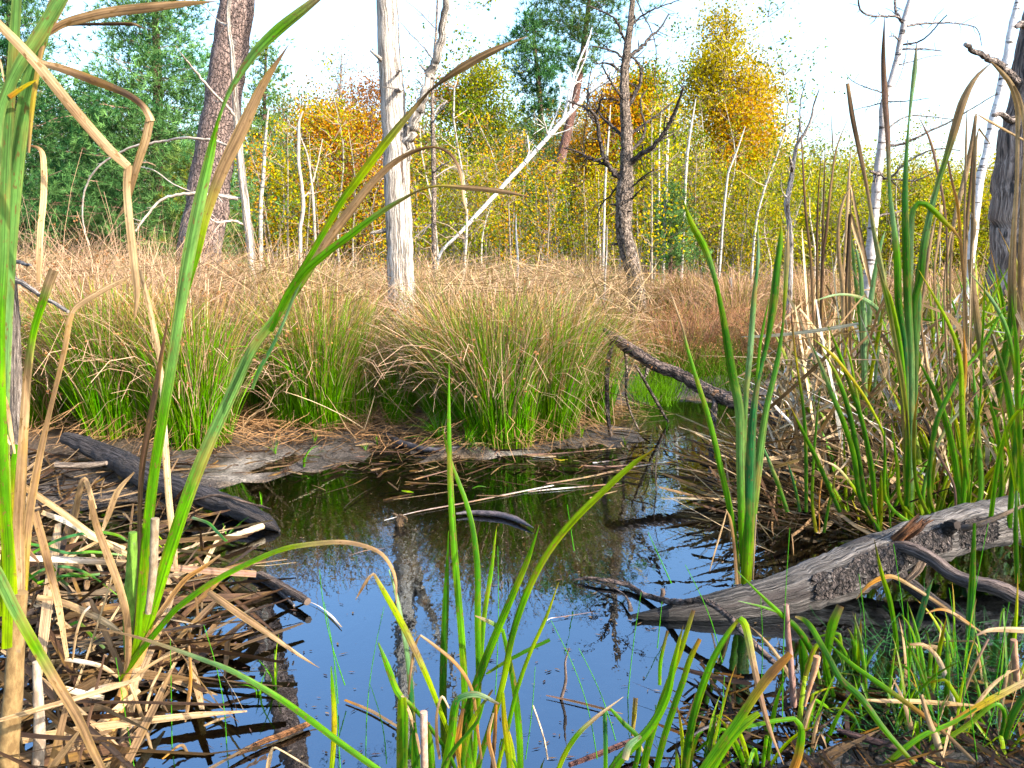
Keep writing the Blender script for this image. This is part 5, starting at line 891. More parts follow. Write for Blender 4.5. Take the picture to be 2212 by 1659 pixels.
plant('sedge_clump', 2230, 1180, 2.5, 'sedge blades cut off by the right edge above the log', [
    ([(2212, 1100), (2200, 900), (2196, 750), (2185, 640)], [16, 16, 12, 1], 'gggg'), ([(2180, 1140), (2190, 1000), (2200, 900), (2230, 800)], [14, 14, 10, 6], 'gGgg'), ([(2140, 1120), (2160, 980), (2190, 900), (2225, 870)], [12, 12, 9, 5], 'ggyg'), ([(2190, 1030), (2175, 950), (2165, 880)], [8, 9, 2], 'gyg')], 'sedge')
# crowd of plants further back in the right stand, grown rather than traced
def grown(name, x, y, label, n, h, cols, q, w=.013, lean=.22, cat='cattail', bent=.25, tube_=0):
    r = thing(name, (x, y, max(0, hz(x, y))), label, cat)
    for i in range(n):
        a = q.rand() * 6.283; th = abs(q.randn()) * lean; Ln = h * q.uniform(.55, 1.08); k = 12; s = np.linspace(0, 1, k); dro = q.uniform(0, .7)
        ang = th * (.5 + .8 * s) + dro * s**3
        if q.rand() < bent: ang = ang + np.where(s > q.uniform(.45, .8), q.uniform(1.0, 2.2), 0)
        b = np.array([x, y, hz(x, y) - .02]) + np.array([math.cos(a), math.sin(a), 0]) * q.uniform(0, .07)
        P = b + np.stack([np.r_[0, np.cumsum(np.sin(ang[1:]))] * math.cos(a), np.r_[0, np.cumsum(np.sin(ang[1:]))] * math.sin(a), np.r_[0, np.cumsum(np.cos(ang[1:]))]], 1) * Ln / (k - 1)
        P[:, 2] = np.maximum(P[:, 2], hz(x, y) + .01); co = cols[q.randint(len(cols))]; cc = pal(co); c = np.stack([np.interp(s, np.linspace(0, 1, len(cc)), cc[:, j]) for j in range(3)], -1) * q.uniform(.75, 1.2)
        ww = w * q.uniform(.6, 1.2) * np.interp(s, [0, .3, .75, 1], [.75, 1, .75, .05]); dead = sum(ch in DEAD for ch in co) * 2 > len(co)
        Q, w2, c2 = smooth_line(P, 22, ww, c); az_ = q.rand() * 6.28
        core_blade(r, Q, w2, c2, 'leaf', M['dead_leaf' if dead else 'leaf'], tilt=q.uniform(-.6, .6), twist=q.uniform(-1, 1), axis=(math.cos(az_) * .4, 1, 0))
    return r
q = np.random.RandomState(31)
DRY = ['nttt', 'tttT', 'nnnn', 'ntTt', 'nntN', 'NNnn', 'tTTw']; MIX = DRY + ['ggbb', 'gGBb', 'gyyn', 'bbss', 'yggn']; GRN = ['gggg', 'gGGg', 'yggy', 'gggg', 'Ggyo', 'ggyy', 'gyyy']
for (u_, v_, n_, h_, cs, lab) in [(1700, 905, 9, .8, DRY, 'dry cattail tuft nearest the fallen dark branch'), (1745, 880, 10, 1.0, DRY, 'dry cattail tuft behind the lone green cattail, second from the left'), (1800, 870, 12, 1.0, MIX, 'mixed dry and green cattail tuft left of the dead birch'),
        (1850, 900, 11, 1.0, DRY, 'dry cattail tuft in front of the dead birch'), (1905, 880, 12, 1.1, MIX, 'mixed cattail tuft just right of the dead birch'), (1960, 860, 12, 1.0, DRY, 'dry cattail tuft behind the tallest cattail'), (2015, 900, 12, 1.05, MIX, 'mixed cattail tuft right behind the tallest cattail'),
        (2070, 870, 12, 1.1, DRY, 'dry cattail tuft left of the massive right trunk'), (2120, 910, 12, 1.0, MIX, 'mixed cattail tuft at the foot of the massive right trunk'), (2180, 880, 12, 1.0, DRY, 'dry cattail tuft in front of the massive right trunk'), (2240, 930, 10, .9, MIX, 'cattail tuft cut off by the right edge'),
        (1720, 960, 8, .55, DRY, 'low dry tuft at the water edge behind the lone cattail'), (1780, 990, 8, .6, MIX, 'low mixed tuft at the water edge right of the lone cattail'), (1935, 1060, 9, .62, GRN, 'green tuft at the foot of the tallest cattail'), (2060, 1070, 9, .66, GRN, 'green tuft between the two tall sedge clumps above the log'), (2180, 1060, 10, .7, GRN, 'green tuft rising over the thick right end of the log'), (1800, 1040, 8, .6, GRN, 'green tuft in the water left of the log stand'), (2230, 980, 10, .85, GRN, 'tall green tuft cut off by the right edge'), (2110, 940, 10, .9, GRN, 'green tuft in front of the massive right trunk'), (2150, 1000, 10, .8, GRN, 'green tuft above the right end of the big log'), (2000, 1010, 9, .7, GRN, 'green tuft behind the middle of the big log'), (2090, 990, 10, .75, GRN, 'green tuft behind the knot of the big log'), (1880, 1010, 9, .65, GRN, 'green tuft behind the lower part of the big log')]:
    if cs is GRN: n_ = int(n_ * 1.6)
    p = ground(u_, v_); grown('cattail_tuft', p[0], p[1], lab, n_, h_, cs, q, w=.019 if cs is GRN else .014, bent=.35 if cs is DRY else .12, lean=.26)
for i, (u_, v_, h_, where) in enumerate([(1730, 1100, .5, 'just right of the lone cattail'), (1850, 1110, .62, 'left of the tallest cattail foot'), (1905, 1130, .6, 'close against the back of the big log'), (2000, 1120, .7, 'directly behind the splintered limb'), (2035, 1090, .8, 'behind the knot, second row'), (2095, 1110, .75, 'behind the pointed limb of the log'),
        (2140, 1060, .8, 'left of the right edge, back row'), (2200, 1110, .8, 'in the right edge corner above the log'), (1975, 1050, .75, 'behind the tallest cattail, low'), (1760, 1040, .6, 'among the fan of dead leaves'), (1845, 1050, .7, 'before the dry tuft of the dead birch'), (2235, 1040, .9, 'half outside the right edge'), (1790, 1010, .75, 'at the water edge before the purple brown leaves'), (1880, 985, .85, 'in front of the pale cattail fan'), (1940, 1000, .9, 'second row left of the tallest cattail'), (2020, 1015, .95, 'second row right of the tallest cattail'), (2110, 1005, 1.0, 'at the foot of the massive right trunk'), (2170, 985, 1.0, 'back row before the massive right trunk'), (2060, 1050, .8, 'between the tallest cattail and the right trunk'), (2215, 965, 1.05, 'tallest at the right edge')]):
    p = ground(u_, v_); grown('sedge_tuft', p[0], p[1], 'bright green sedge tuft ' + where.replace(',', ''), 20, h_ * 1.15, ['gggg', 'gyyg', 'yyyy', 'GGgg', 'yygo', 'ggyY'], q, w=.026, bent=.06, lean=.17, cat='sedge')
# dead leaves thatched over each other, one mass
def thatch(name, label, n, us, ys, zr, q, Lr=(.15, .6), w=.012, flat=.35, cols='tnNnNtTNkn', lo=0, mat='dead_leaf', dirs=None, cmul=1.0, zmin=0):
    mbx = MB(); u_ = q.uniform(*us, n); y_ = q.uniform(*ys, n)
    if zmin: k_ = np.abs(u_ - 864) > 62; u_ = u_[k_]; y_ = y_[k_]; n = len(u_)
    P0 = at(np.stack([u_, np.full(n, 600.)], 1), y_); g0 = np.maximum(height(P0[:, 0], P0[:, 1]), 0); P0[:, 2] = g0 + zmin + (q.uniform(*zr, n) - zmin) * q.rand(n)
    d = nrm(q.randn(n, 3) * [1, 1, flat] + (np.array(dirs) if dirs is not None else 0)); Ln = q.uniform(*Lr, (n, 1, 1)); K = 7; s = np.linspace(-.5, .5, K)[None, :, None]; side = nrm(np.cross(d, q.randn(n, 3)))
    P = P0[:, None] + d[:, None] * s * Ln + side[:, None] * (.25 - s**2) * Ln * q.uniform(-.16, .16, (n, 1, 1))
    kink = (q.rand(n, 1, 1) < .3) * (s > .1) * (s - .1) * Ln * .9; P = P + kink * (np.clip(q.randn(n, 1, 3), -1, 1) * [1, 1, .4] - [0, 0, .4]); P[..., 2] = np.maximum(P[..., 2], g0[:, None] + .004 + q.rand(n, 1) * .02)
    C_ = pal(cols)[q.randint(0, len(cols), n)] * q.uniform(.6, 1.15, (n, 1)) * cmul; S = nrm(np.cross(d, nrm(q.randn(n, 3) * .5 + [0, .5, .8])))
    ribbons(mbx, P, S, w * q.uniform(.25, 1.5, (n, 1)) * np.interp(np.linspace(0, 1, K), [0, .15, .8, 1], [.6, 1, .9, .2])[None], np.broadcast_to(C_[:, None], (n, K, 3)))
    return tag(mbx.build(name, M[mat]), label, 'litter', kind='stuff')
q = np.random.RandomState(33)
thatch('dead_cattail_thatch', 'pale dead cattail leaves thatched deep round the right cattails', 2500, (1690, 2450), (3.15, 4.7), (0, .85), q, (.2, .8), .014, 1.3, 'tTnTwttTn')
thatch('dead_cattail_thatch', 'dead cattail leaves slumped in a fan toward the water right of the fallen dark branch', 420, (1560, 1960), (2.95, 3.9), (.0, .32), q, (.25, .75), .010, .25, dirs=(1.3, -.5, -.45))
thatch('dead_reed_litter', 'brown dead reed leaves heaped on the water at the left', 230, (-150, 480), (1.8, 2.75), (.0, .14), q, (.2, .65), .017, .16)
thatch('dead_reed_litter', 'thick heap of broken tan reeds in the left foreground', 130, (-250, 200), (1.25, 1.9), (.0, .34), q, (.2, .6), .018, .8)
thatch('dead_reed_litter', 'rotting dark brown reeds on the mud at the bottom right', 420, (1480, 2500), (1.35, 1.85), (.0, .06), q, (.05, .24), .009, .12, 'nNNokpN', cmul=.33)
thatch('dead_reed_litter', 'brown sodden reeds on the mud round the thick end of the black log', 420, (-150, 420), (2.9, 3.9), (.0, .08), q, (.08, .4), .010, .2, 'nNNnkt', cmul=.75)
thatch('dead_reed_litter', 'thin dead stems on the muddy shallows at the far bank', 130, (640, 1640), (3.35, 4.3), (.0, .012), q, (.05, .35), .006, .02, 'nNtpN', cmul=.7)

thatch('broken_straw', 'bent and broken straw stems tangled through the front tussocks', 850, (30, 1400), (4.3, 6.2), (.03, .85), q, (.15, .6), .0042, 1.3, 'tTnttn', mat='rush')
thatch('straw_tops', 'shaggy straw coloured tops leaning every way over the rush bank', 4200, (-100, 1400), (4.6, 6.6), (.9, 1.0), q, (.15, .5), .0040, .55, 'tTttn', mat='rush', zmin=.66)
thatch('dead_reed_litter', 'dark wet leaves and twigs trodden into the far mud bank', 700, (150, 1500), (3.75, 4.8), (.0, .025), q, (.03, .2), .008, .03, 'nNNktN', cmul=.7)
# ------------------------------------------------------------------ green reed clump, bottom centre
yf = 1.42; WS = 1.02
Fp = thing('reed_clump', (-.08, yf, 0), 'bright green reed clump rising from the water at the bottom centre', 'reed clump')
for pts, ws, yy, cols in [
    ([(985, 1700), (1000, 1620), (1004, 1506), (997, 1373), (984, 1223), (976, 1106), (972, 1020), (970, 920), (970, 784)], [12, 15, 16, 16, 15, 14, 13, 9, 1], (yf, 1.5), 'GgggggGgg'),
    ([(1020, 1680), (1027, 1606), (1034, 1473), (1032, 1340), (1031, 1223), (1021, 1140), (1005, 1080), (990, 1040), (970, 986), (954, 914)], [12, 12, 14, 15, 14, 12, 10, 9, 8, 1], (yf, 1.5), 'ggGgGGggyy'),
    ([(966, 1690), (960, 1600), (957, 1500), (959, 1400), (963, 1300), (969, 1146)], [15, 17, 17, 17, 15, 1], (yf + .03, yf + .08), 'GGGGGg'), ([(1026, 1640), (1034, 1500), (1040, 1406), (1047, 1323), (1060, 1240), (1073, 1136)], [8, 9, 11, 11, 10, 1], (yf + .02, 1.5), 'gggggy'),
    ([(955, 1690), (980, 1620), (1004, 1556), (1037, 1456), (1070, 1373), (1104, 1293), (1137, 1216), (1165, 1136)], [16, 19, 21, 20, 18, 16, 13, 1], (yf, 1.36), 'GNGGgggg'),
    ([(1030, 1690), (1037, 1640), (1064, 1556), (1087, 1473), (1107, 1373), (1137, 1283), (1180, 1199), (1237, 1126), (1304, 1060), (1370, 1000), (1416, 969)], [14, 14, 15, 14, 15, 16, 15, 15, 14, 11, 1], (yf, 1.25), 'ggGyGggyyyo'),
    ([(1070, 1690), (1080, 1640), (1097, 1573), (1117, 1490), (1147, 1406), (1180, 1333), (1207, 1257)], [9, 10, 10, 10, 9, 8, 1], yf - .04, 'yyggyyY'), ([(1050, 1456), (1087, 1433), (1137, 1406), (1188, 1382)], [5, 8, 9, 8], yf, 'GGGG'),
    ([(1125, 1690), (1122, 1590), (1112, 1490), (1098, 1416), (1086, 1362)], [15, 16, 15, 12, 8], yf - .02, 'GgGGg'), ([(1088, 1364), (1070, 1350), (1050, 1340), (1026, 1330)], [9, 10, 9, 2], (yf - .02, yf - .05), 'ggsnn'),
    ([(975, 1640), (970, 1589), (950, 1533), (924, 1466), (894, 1399), (864, 1339), (830, 1279), (808, 1240)], [6, 8, 11, 13, 15, 15, 12, 6], (yf, yf - .06), 'yyyynyyn'), ([(808, 1238), (795, 1250), (780, 1275), (768, 1296)], [4, 7, 6, 1], yf - .06, 'tnNn'),
    ([(1040, 1640), (1031, 1573), (1022, 1500), (1004, 1459), (977, 1426), (937, 1393), (908, 1372)], [6, 7, 7, 8, 8, 7, 4], yf - .03, 'nonnonnt'), ([(908, 1372), (900, 1385), (890, 1430), (882, 1500)], [4, 6, 7, 5], yf - .03, 'nNnN'),
    ([(960, 1660), (975, 1590), (982, 1530), (992, 1508), (1030, 1500), (1078, 1521)], [18, 20, 19, 14, 14, 5], yf - .06, 'ggGBsN'), ([(885, 1640), (892, 1573), (886, 1473), (876, 1389), (858, 1293), (840, 1230)], [14, 14, 13, 11, 8, 2], yf + .05, 'GBBsss'),
    ([(1100, 1690), (1100, 1640), (1090, 1560), (1086, 1495)], [14, 14, 13, 8], yf - .08, 'gyYy'), ([(1060, 1690), (1068, 1600), (1072, 1520)], [8, 10, 6], yf - .06, 'NNo'), ([(940, 1690), (980, 1620), (1030, 1560), (1045, 1520)], [8, 10, 9, 4], yf - .1, 'GGGg'), ([(1000, 1690), (990, 1600), (1000, 1530)], [14, 16, 8], yf - .05, 'YooN'),
    ([(950, 1640), (944, 1600), (944, 1540), (955, 1505), (970, 1530)], [6, 8, 6, 6, 3], yf - .08, 'nNnTt'), ([(990, 1700), (1000, 1640), (1020, 1560), (1064, 1490)], [14, 14, 12, 4], yf - .05, 'gGyN'),
    ([(1075, 1690), (1065, 1640), (1055, 1590), (1066, 1540)], [10, 10, 10, 4], yf - .09, 'nnoT'), ([(1015, 1690), (1012, 1600), (1016, 1540), (1026, 1480)], [20, 20, 16, 4], yf - .02, 'gGGo')]: L(Fp, pts, ws, yy, cols, tilt=R.uniform(-.15, .15), twist=R.uniform(-.15, .15))
F2 = thing('reed_clump', (-.2, 1.38, 0), 'cut off wide reed blades left of the green clump at the bottom edge', 'reed clump')
for pts, ws, cols in [([(868, 1700), (869, 1600), (870, 1540), (868, 1505)], [26, 27, 26, 20], 'GGgy'), ([(868, 1508), (856, 1490), (837, 1439), (817, 1388)], [14, 15, 14, 4], 'Gggb'), ([(868, 1505), (885, 1520), (920, 1560), (970, 1630), (990, 1680)], [8, 10, 10, 10, 9], 'tgGGG'), ([(900, 1700), (898, 1640), (895, 1560)], [20, 22, 8], 'GGG'), ([(935, 1690), (930, 1620), (925, 1560)], [16, 18, 8], 'GgN'), ([(868, 1502), (885, 1540), (900, 1590), (908, 1630)], [5, 7, 7, 4], 'ttnt')]: L(F2, pts, ws, 1.37, cols)
stem(F2, [(917, 1710), (917, 1650), (916, 1600), (915, 1538)], [17, 18, 18, 18], 1.33, (.42, .27, .2), 'broken_stalk', 'thin_bark', 9)
L(F2, [(712, 1690), (718, 1640), (722, 1560), (718, 1480), (715, 1440)], [9, 12, 13, 9, 2], 1.4, 'GyYgg'); 
G1 = thing('reed_clump', (.38, 1.42, 0), 'leaning green reed blades at the bottom right of centre with snapped brown tips', 'reed clump')
for pts, ws, yy, cols in [
    ([(1300, 1700), (1340, 1640), (1404, 1573), (1440, 1506), (1454, 1440), (1466, 1390), (1476, 1350)], [22, 22, 20, 17, 14, 9, 1], 1.36, 'gggggyN'), ([(1385, 1700), (1398, 1620), (1425, 1530), (1450, 1460), (1472, 1400), (1498, 1318)], [18, 17, 16, 14, 12, 9], 1.42, 'ggggyN'),
    ([(1195, 1700), (1215, 1640), (1245, 1590), (1287, 1550), (1347, 1505)], [10, 12, 12, 9, 1], 1.36, 'gygtT'), ([(1410, 1700), (1430, 1610), (1455, 1530), (1475, 1473), (1491, 1423), (1512, 1380)], [14, 15, 15, 14, 13, 9], 1.4, 'ggggyo'),
    ([(1476, 1700), (1485, 1620), (1495, 1560), (1515, 1490), (1541, 1423), (1570, 1372), (1596, 1338)], [18, 18, 18, 17, 15, 12, 8], 1.45, 'GGGgggY'), ([(1597, 1336), (1608, 1346), (1617, 1380), (1627, 1430), (1640, 1490), (1662, 1573), (1693, 1652)], [14, 17, 17, 15, 13, 10, 1], (1.45, 1.4), 'gygtnpnn'),
    ([(1500, 1690), (1545, 1625), (1598, 1552), (1635, 1496), (1668, 1453), (1708, 1412)], [18, 20, 20, 20, 22, 14], 1.35, 'ggggoNo'), ([(1515, 1700), (1560, 1620), (1600, 1570), (1640, 1540)], [22, 24, 22, 12], 1.38, 'gggy'), ([(1570, 1576), (1600, 1572), (1641, 1564), (1680, 1556), (1718, 1552)], [5, 8, 9, 10, 10], 1.42, 'ggggg'),
    ([(1716, 1552), (1730, 1570), (1730, 1600), (1722, 1640), (1706, 1680)], [10, 14, 18, 20, 20], 1.42, 'gggoo'), ([(1360, 1700), (1380, 1600), (1345, 1560), (1318, 1530)], [12, 12, 11, 6], 1.4, 'GGGg'), ([(1308, 1665), (1308, 1600), (1306, 1530)], [10, 11, 10], 1.42, 'gBB'), ([(1366, 1590), (1370, 1545), (1373, 1507)], [8, 11, 11], 1.45, 'nYn'),
    ([(1425, 1480), (1427, 1430), (1442, 1362)], [8, 9, 6], 1.5, 'ggN'), ([(1350, 1640), (1360, 1610), (1385, 1590)], [16, 17, 8], 1.34, 'Tss')]: L(G1, pts, ws, yy, cols, tilt=R.uniform(-.15, .15), twist=R.uniform(-.15, .15))
H1 = thing('reed_clump', (.7, 1.6, 0), 'crossing green reed blades over the wet mud at the bottom right corner', 'reed clump')
for pts, ws, yy, cols in [
    ([(1760, 1430), (1752, 1405), (1735, 1375), (1715, 1350), (1691, 1330), (1641, 1283), (1591, 1232)], [14, 15, 15, 13, 12, 6, 1], 1.7, 'GGGGggg'), ([(1691, 1325), (1641, 1309), (1594, 1298)], [6, 5, 1], 1.7, 'ggs'), ([(1975, 1650), (1908, 1573), (1858, 1506), (1815, 1466), (1790, 1420), (1770, 1385), (1751, 1353), (1735, 1338), (1718, 1332)], [10, 13, 16, 15, 13, 13, 13, 11, 4], (1.45, 1.7), 'GgGGGgggT'),
    ([(2110, 1650), (2058, 1600), (1991, 1543), (1908, 1483), (1841, 1436), (1790, 1390)], [6, 10, 11, 12, 11, 4], (1.45, 1.7), 'nnoggg'), ([(1783, 1470), (1786, 1420), (1798, 1350), (1816, 1308)], [12, 16, 21, 16], 1.7, 'GGgN'), ([(1800, 1505), (1785, 1440), (1775, 1390), (1760, 1400), (1740, 1460)], [10, 11, 10, 10, 12], 1.68, 'GggyG'),
    ([(1738, 1470), (1736, 1420), (1730, 1380)], [16, 22, 10], 1.72, 'GGG'), ([(1938, 1415), (1935, 1373), (1921, 1293), (1905, 1240), (1888, 1164)], [8, 10, 11, 9, 1], 1.95, 'gggyN'), ([(1965, 1400), (1985, 1340), (2000, 1290), (2016, 1250)], [10, 14, 12, 1], 2.0, 'BBBb'),
    ([(1905, 1660), (1950, 1620), (1995, 1588), (2060, 1560), (2110, 1530)], [13, 13, 11, 9, 4], 1.5, 'ygggg'), ([(1940, 1670), (2008, 1619), (2091, 1566), (2150, 1520), (2170, 1540), (2160, 1600)], [9, 10, 10, 9, 11, 8], 1.55, 'ygygGG'), ([(2000, 1640), (2060, 1670), (2100, 1690)], [6, 7, 7], 1.45, 'ygg'),
    ([(2040, 1680), (2024, 1600), (2008, 1560), (1990, 1500)], [15, 17, 13, 8], 1.5, 'tTtt'), ([(2025, 1585), (2075, 1549), (2140, 1512), (2220, 1470)], [8, 12, 15, 13], 1.55, 'noYt'), ([(1965, 1392), (1998, 1394), (2030, 1430), (2055, 1500), (2066, 1545)], [5, 8, 12, 11, 3], 1.7, 'NtTwt'),
    ([(1855, 1511), (1910, 1514), (1975, 1515), (2050, 1520), (2110, 1524)], [3, 9, 10, 10, 4], 1.62, 'ttttn'), ([(1850, 1294), (1875, 1265), (1905, 1248), (1930, 1246), (1975, 1270), (2030, 1305), (2080, 1340), (2130, 1372)], [2, 8, 10, 9, 7, 8, 8, 4], 2.0, 'noontntn'), ([(2110, 1372), (2135, 1362), (2170, 1360), (2225, 1362)], [4, 8, 12, 14], 1.8, 'pTtT'),
    ([(2050, 1620), (2075, 1520), (2105, 1440), (2135, 1380)], [5, 6, 7, 5], 1.65, 'nnnp'), ([(2165, 1610), (2190, 1540), (2230, 1480)], [14, 16, 14], 1.55, 'GGG'), ([(2000, 1325), (2030, 1316), (2060, 1325), (2100, 1350)], [2, 6, 6, 3], 1.9, 'noto'), ([(2097, 1450), (2096, 1350), (2100, 1260), (2105, 1130)], [18, 19, 14, 6], 2.05, 'GBGG'), ([(2198, 1260), (2194, 1150), (2196, 1060)], [10, 10, 5], 2.2, 'GGb')]: L(H1, pts, ws, yy, cols, tilt=R.uniform(-.15, .15), twist=R.uniform(-.15, .15))
q = np.random.RandomState(77)
for (u_, v_, n_, h_, lab) in ((1480, 1680, 8, .26, 'short green reed tuft at the bottom edge among the leaning blades'), (1640, 1660, 8, .24, 'short green reed tuft at the bottom edge right of the leaning blades'), (1790, 1500, 7, .22, 'short green reed tuft on the mud below the middle of the log'), (1990, 1640, 8, .24, 'short green reed tuft at the bottom edge left of the right corner'), (2150, 1600, 9, .3, 'green reed tuft in the bottom right corner'), (2080, 1440, 7, .26, 'short green reed tuft under the side limb of the log'), (1900, 1560, 10, .28, 'green reed tuft in the dark water left of the tan stalks'), (1860, 1440, 9, .24, 'green reed tuft in the dark water under the bark patch of the log'), (2010, 1500, 10, .3, 'green reed tuft before the lower side limb of the log'), (2180, 1500, 10, .34, 'green reed tuft at the right edge under the side limb'), (1720, 1600, 9, .24, 'green reed tuft at the foot of the standing brown stalk'), (2060, 1600, 10, .28, 'green reed tuft behind the right corner stalks'), (1130, 1690, 7, .2, 'short reed tuft at the bottom edge right of the green clump')):
    p = ground(u_, v_); grown('reed_tuft', p[0], p[1], lab, n_, h_, ['GGgg', 'Gggy', 'GggN', 'gyyo', 'nntn'], q, w=.011, bent=.3, lean=.45, cat='reed clump')
for (lab, pts, ws, y_, c_) in (('upright brown broken reed stalk in front of the low log end', [(1715, 1525), (1708, 1430), (1702, 1370), (1698, 1306)], [16, 15, 14, 13], 1.7, (.24, .13, .1)), ('short orange brown broken stalk leaning right of the standing brown stalk', [(1738, 1525), (1750, 1480), (1762, 1440), (1765, 1418)], [7, 11, 15, 17], 1.62, (.4, .2, .1)),
                               ('reddish broken stalk near the right edge above the mud', [(2196, 1470), (2194, 1440), (2191, 1410), (2190, 1382)], [15, 16, 16, 15], 1.7, (.3, .16, .09)), ('thin tan broken reed stalk just right of the green clump', [(1183, 1640), (1176, 1600), (1164, 1560), (1151, 1524)], [4, 4, 4, 4], 1.5, (.5, .35, .22))):
    t_ = thing('broken_reed_stalk', at(pts[0], y_), lab, 'reed stalk'); stem(t_, pts, ws, y_, c_, 'stalk', 'thin_bark', 8, 3)
t_ = thing('broken_reed_stalk', ground(355, 1640), 'tan reed bent into a pointed hook beside the floating orange stick', 'reed stalk'); L(t_, [(575, 1680), (582, 1640), (590, 1615), (600, 1617), (640, 1640), (680, 1665)], [10, 12, 6, 4, 4, 4], 1.5, 'ttTTTT')
# the horizontal and slanting dead reeds laid over the left litter
for (lab, pts, ws, y_, co) in (('long flat dead reed lying level across the left foreground', [(-20, 1203), (100, 1207), (233, 1214), (400, 1229), (553, 1240)], [14, 14, 15, 16, 15], (1.6, 1.95), 'twtnpp'), ('long dead reed slanting down from the left edge to the tall cattail', [(-20, 1000), (50, 1050), (133, 1106), (200, 1156), (260, 1190), (320, 1214)], [13, 14, 14, 15, 14, 11], (1.45, 1.8), 'tntTtn'),
                               ('second dead reed slanting down from the left behind the level one', [(90, 1106), (150, 1130), (200, 1160), (270, 1185)], [10, 12, 13, 10], (1.8, 2.0), 'twTT'), ('brown dead reed standing bent beside the level reed', [(75, 1106), (95, 1180), (107, 1230), (125, 1300), (145, 1420)], [16, 17, 17, 15, 8], (1.5, 1.55), 'nnNtt'),
                               ('broad brown dead leaf folded at the top in the left litter', [(150, 1170), (160, 1120), (182, 1035), (205, 1100)], [12, 14, 12, 10], 1.9, 'nnnt'), ('tan dead leaf folded to a point above the left litter', [(220, 1150), (235, 1110), (255, 1060), (290, 1020)], [6, 13, 12, 3], 2.1, 'Tntn'),
                               ('curved brown reed end hanging in the upper left of the litter', [(-10, 1150), (30, 1170), (60, 1190), (85, 1215)], [16, 15, 11, 4], 1.4, 'nnNN'), ('pale reed leaf arching down to the water in the left litter', [(195, 1310), (180, 1325), (165, 1370), (155, 1440)], [5, 7, 6, 4], 1.6, 'wTtt'),
                               ('curved tan reed draped across the middle of the left litter', [(80, 1290), (130, 1300), (180, 1320), (230, 1345), (265, 1370)], [12, 15, 17, 15, 8], 1.7, 'tntTt'), ('pale rod shaped reed at the lower left beside the near diagonal leaf', [(140, 1488), (180, 1498), (225, 1508)], [13, 14, 12], 1.42, 'TwT')):
    t_ = thing('dead_reed', at(pts[0], y_ if not np.ndim(y_) else y_[0]), lab, 'dead reed'); L(t_, pts, ws, y_, co)
q = np.random.RandomState(44)
gr = thing('grass_tuft', ground(90, 1210), 'thin green grass blades curling out of the left litter', 'grass tuft')
for pts in ([(40, 1270), (90, 1232), (140, 1224), (190, 1240), (240, 1275), (280, 1310)], [(60, 1200), (130, 1165), (200, 1150), (250, 1155), (285, 1175)], [(80, 1260), (130, 1245), (180, 1244), (215, 1240)], [(40, 1170), (90, 1180), (150, 1195), (200, 1192), (270, 1200)], [(110, 1220), (130, 1250), (146, 1264)], [(150, 1350), (170, 1345), (195, 1370), (225, 1400)], [(490, 1170), (470, 1150), (450, 1130), (415, 1118)], [(50, 1230), (100, 1265), (150, 1240), (190, 1250)]):
    L(gr, pts, [6, 7, 7, 6, 3, 1][:len(pts)], (1.75, 1.9), 'gBBgs')

# ------------------------------------------------------------------ horsetails: thin jointed green stems
def horsetail(u, v, u2, v2, y, lab, bend=0, w=2.4, whorls=False, q=q):
    r = thing('water_horsetail', at((u, v), y), lab, 'horsetail'); mbx = MB(); n = 16; s = np.linspace(0, 1, n); uv = np.stack([u + (u2 - u) * s + bend * np.sin(s * 3.14), v + (v2 - v) * s], 1)
    P = at(uv, y); rad = (w * y / FPX / 2) * np.linspace(1, .5, n) * np.where(np.arange(n) % 2, 1.0, 1.25); tube(mbx, P, rad, np.array([.07, .23, .03]), 6)
    mbx.build('stem', M['rush'], r)
    return r
hs = [(290, 1659, 250, 1420, 1.5, 0), (372, 1640, 368, 1380, 1.6, 0), (490, 1640, 440, 1350, 1.62, 14), (730, 1520, 700, 1300, 1.75, 5), (745, 1480, 690, 1230, 1.8, -10), (790, 1650, 830, 1310, 1.5, -12), (835, 1650, 800, 1480, 1.4, 8), (1070, 1500, 1075, 1180, 1.62, 4), (1135, 1640, 1156, 1440, 1.45, 3), (1290, 1640, 1190, 1340, 1.5, 18), (1355, 1520, 1385, 1280, 1.8, -3), (1420, 1400, 1430, 1300, 1.9, 0),
      (1330, 1600, 1250, 1400, 1.6, 8), (1550, 1600, 1565, 1460, 1.5, 2), (1643, 1500, 1643, 1290, 1.75, 4), (1690, 1560, 1706, 1140, 1.62, -4), (1560, 1430, 1480, 1220, 1.9, 10), (1965, 1560, 1930, 1175, 1.6, 8), (1965, 1500, 1962, 1420, 1.7, 0), (2080, 1540, 2135, 1130, 1.6, -10), (2070, 1500, 2050, 1270, 1.7, 5), (2110, 1640, 2060, 1380, 1.5, 6), (2150, 1480, 2180, 1300, 1.7, 0), (2120, 1620, 2190, 1390, 1.55, 0), (1870, 1480, 1855, 1240, 1.8, 6), (1990, 1470, 1960, 1300, 1.75, -6), (2025, 1620, 2020, 1420, 1.5, 4), (1450, 1260, 1400, 1150, 2.3, 0), (1240, 1190, 1225, 1090, 2.5, 0), (735, 1659, 722, 1440, 1.38, 0)]
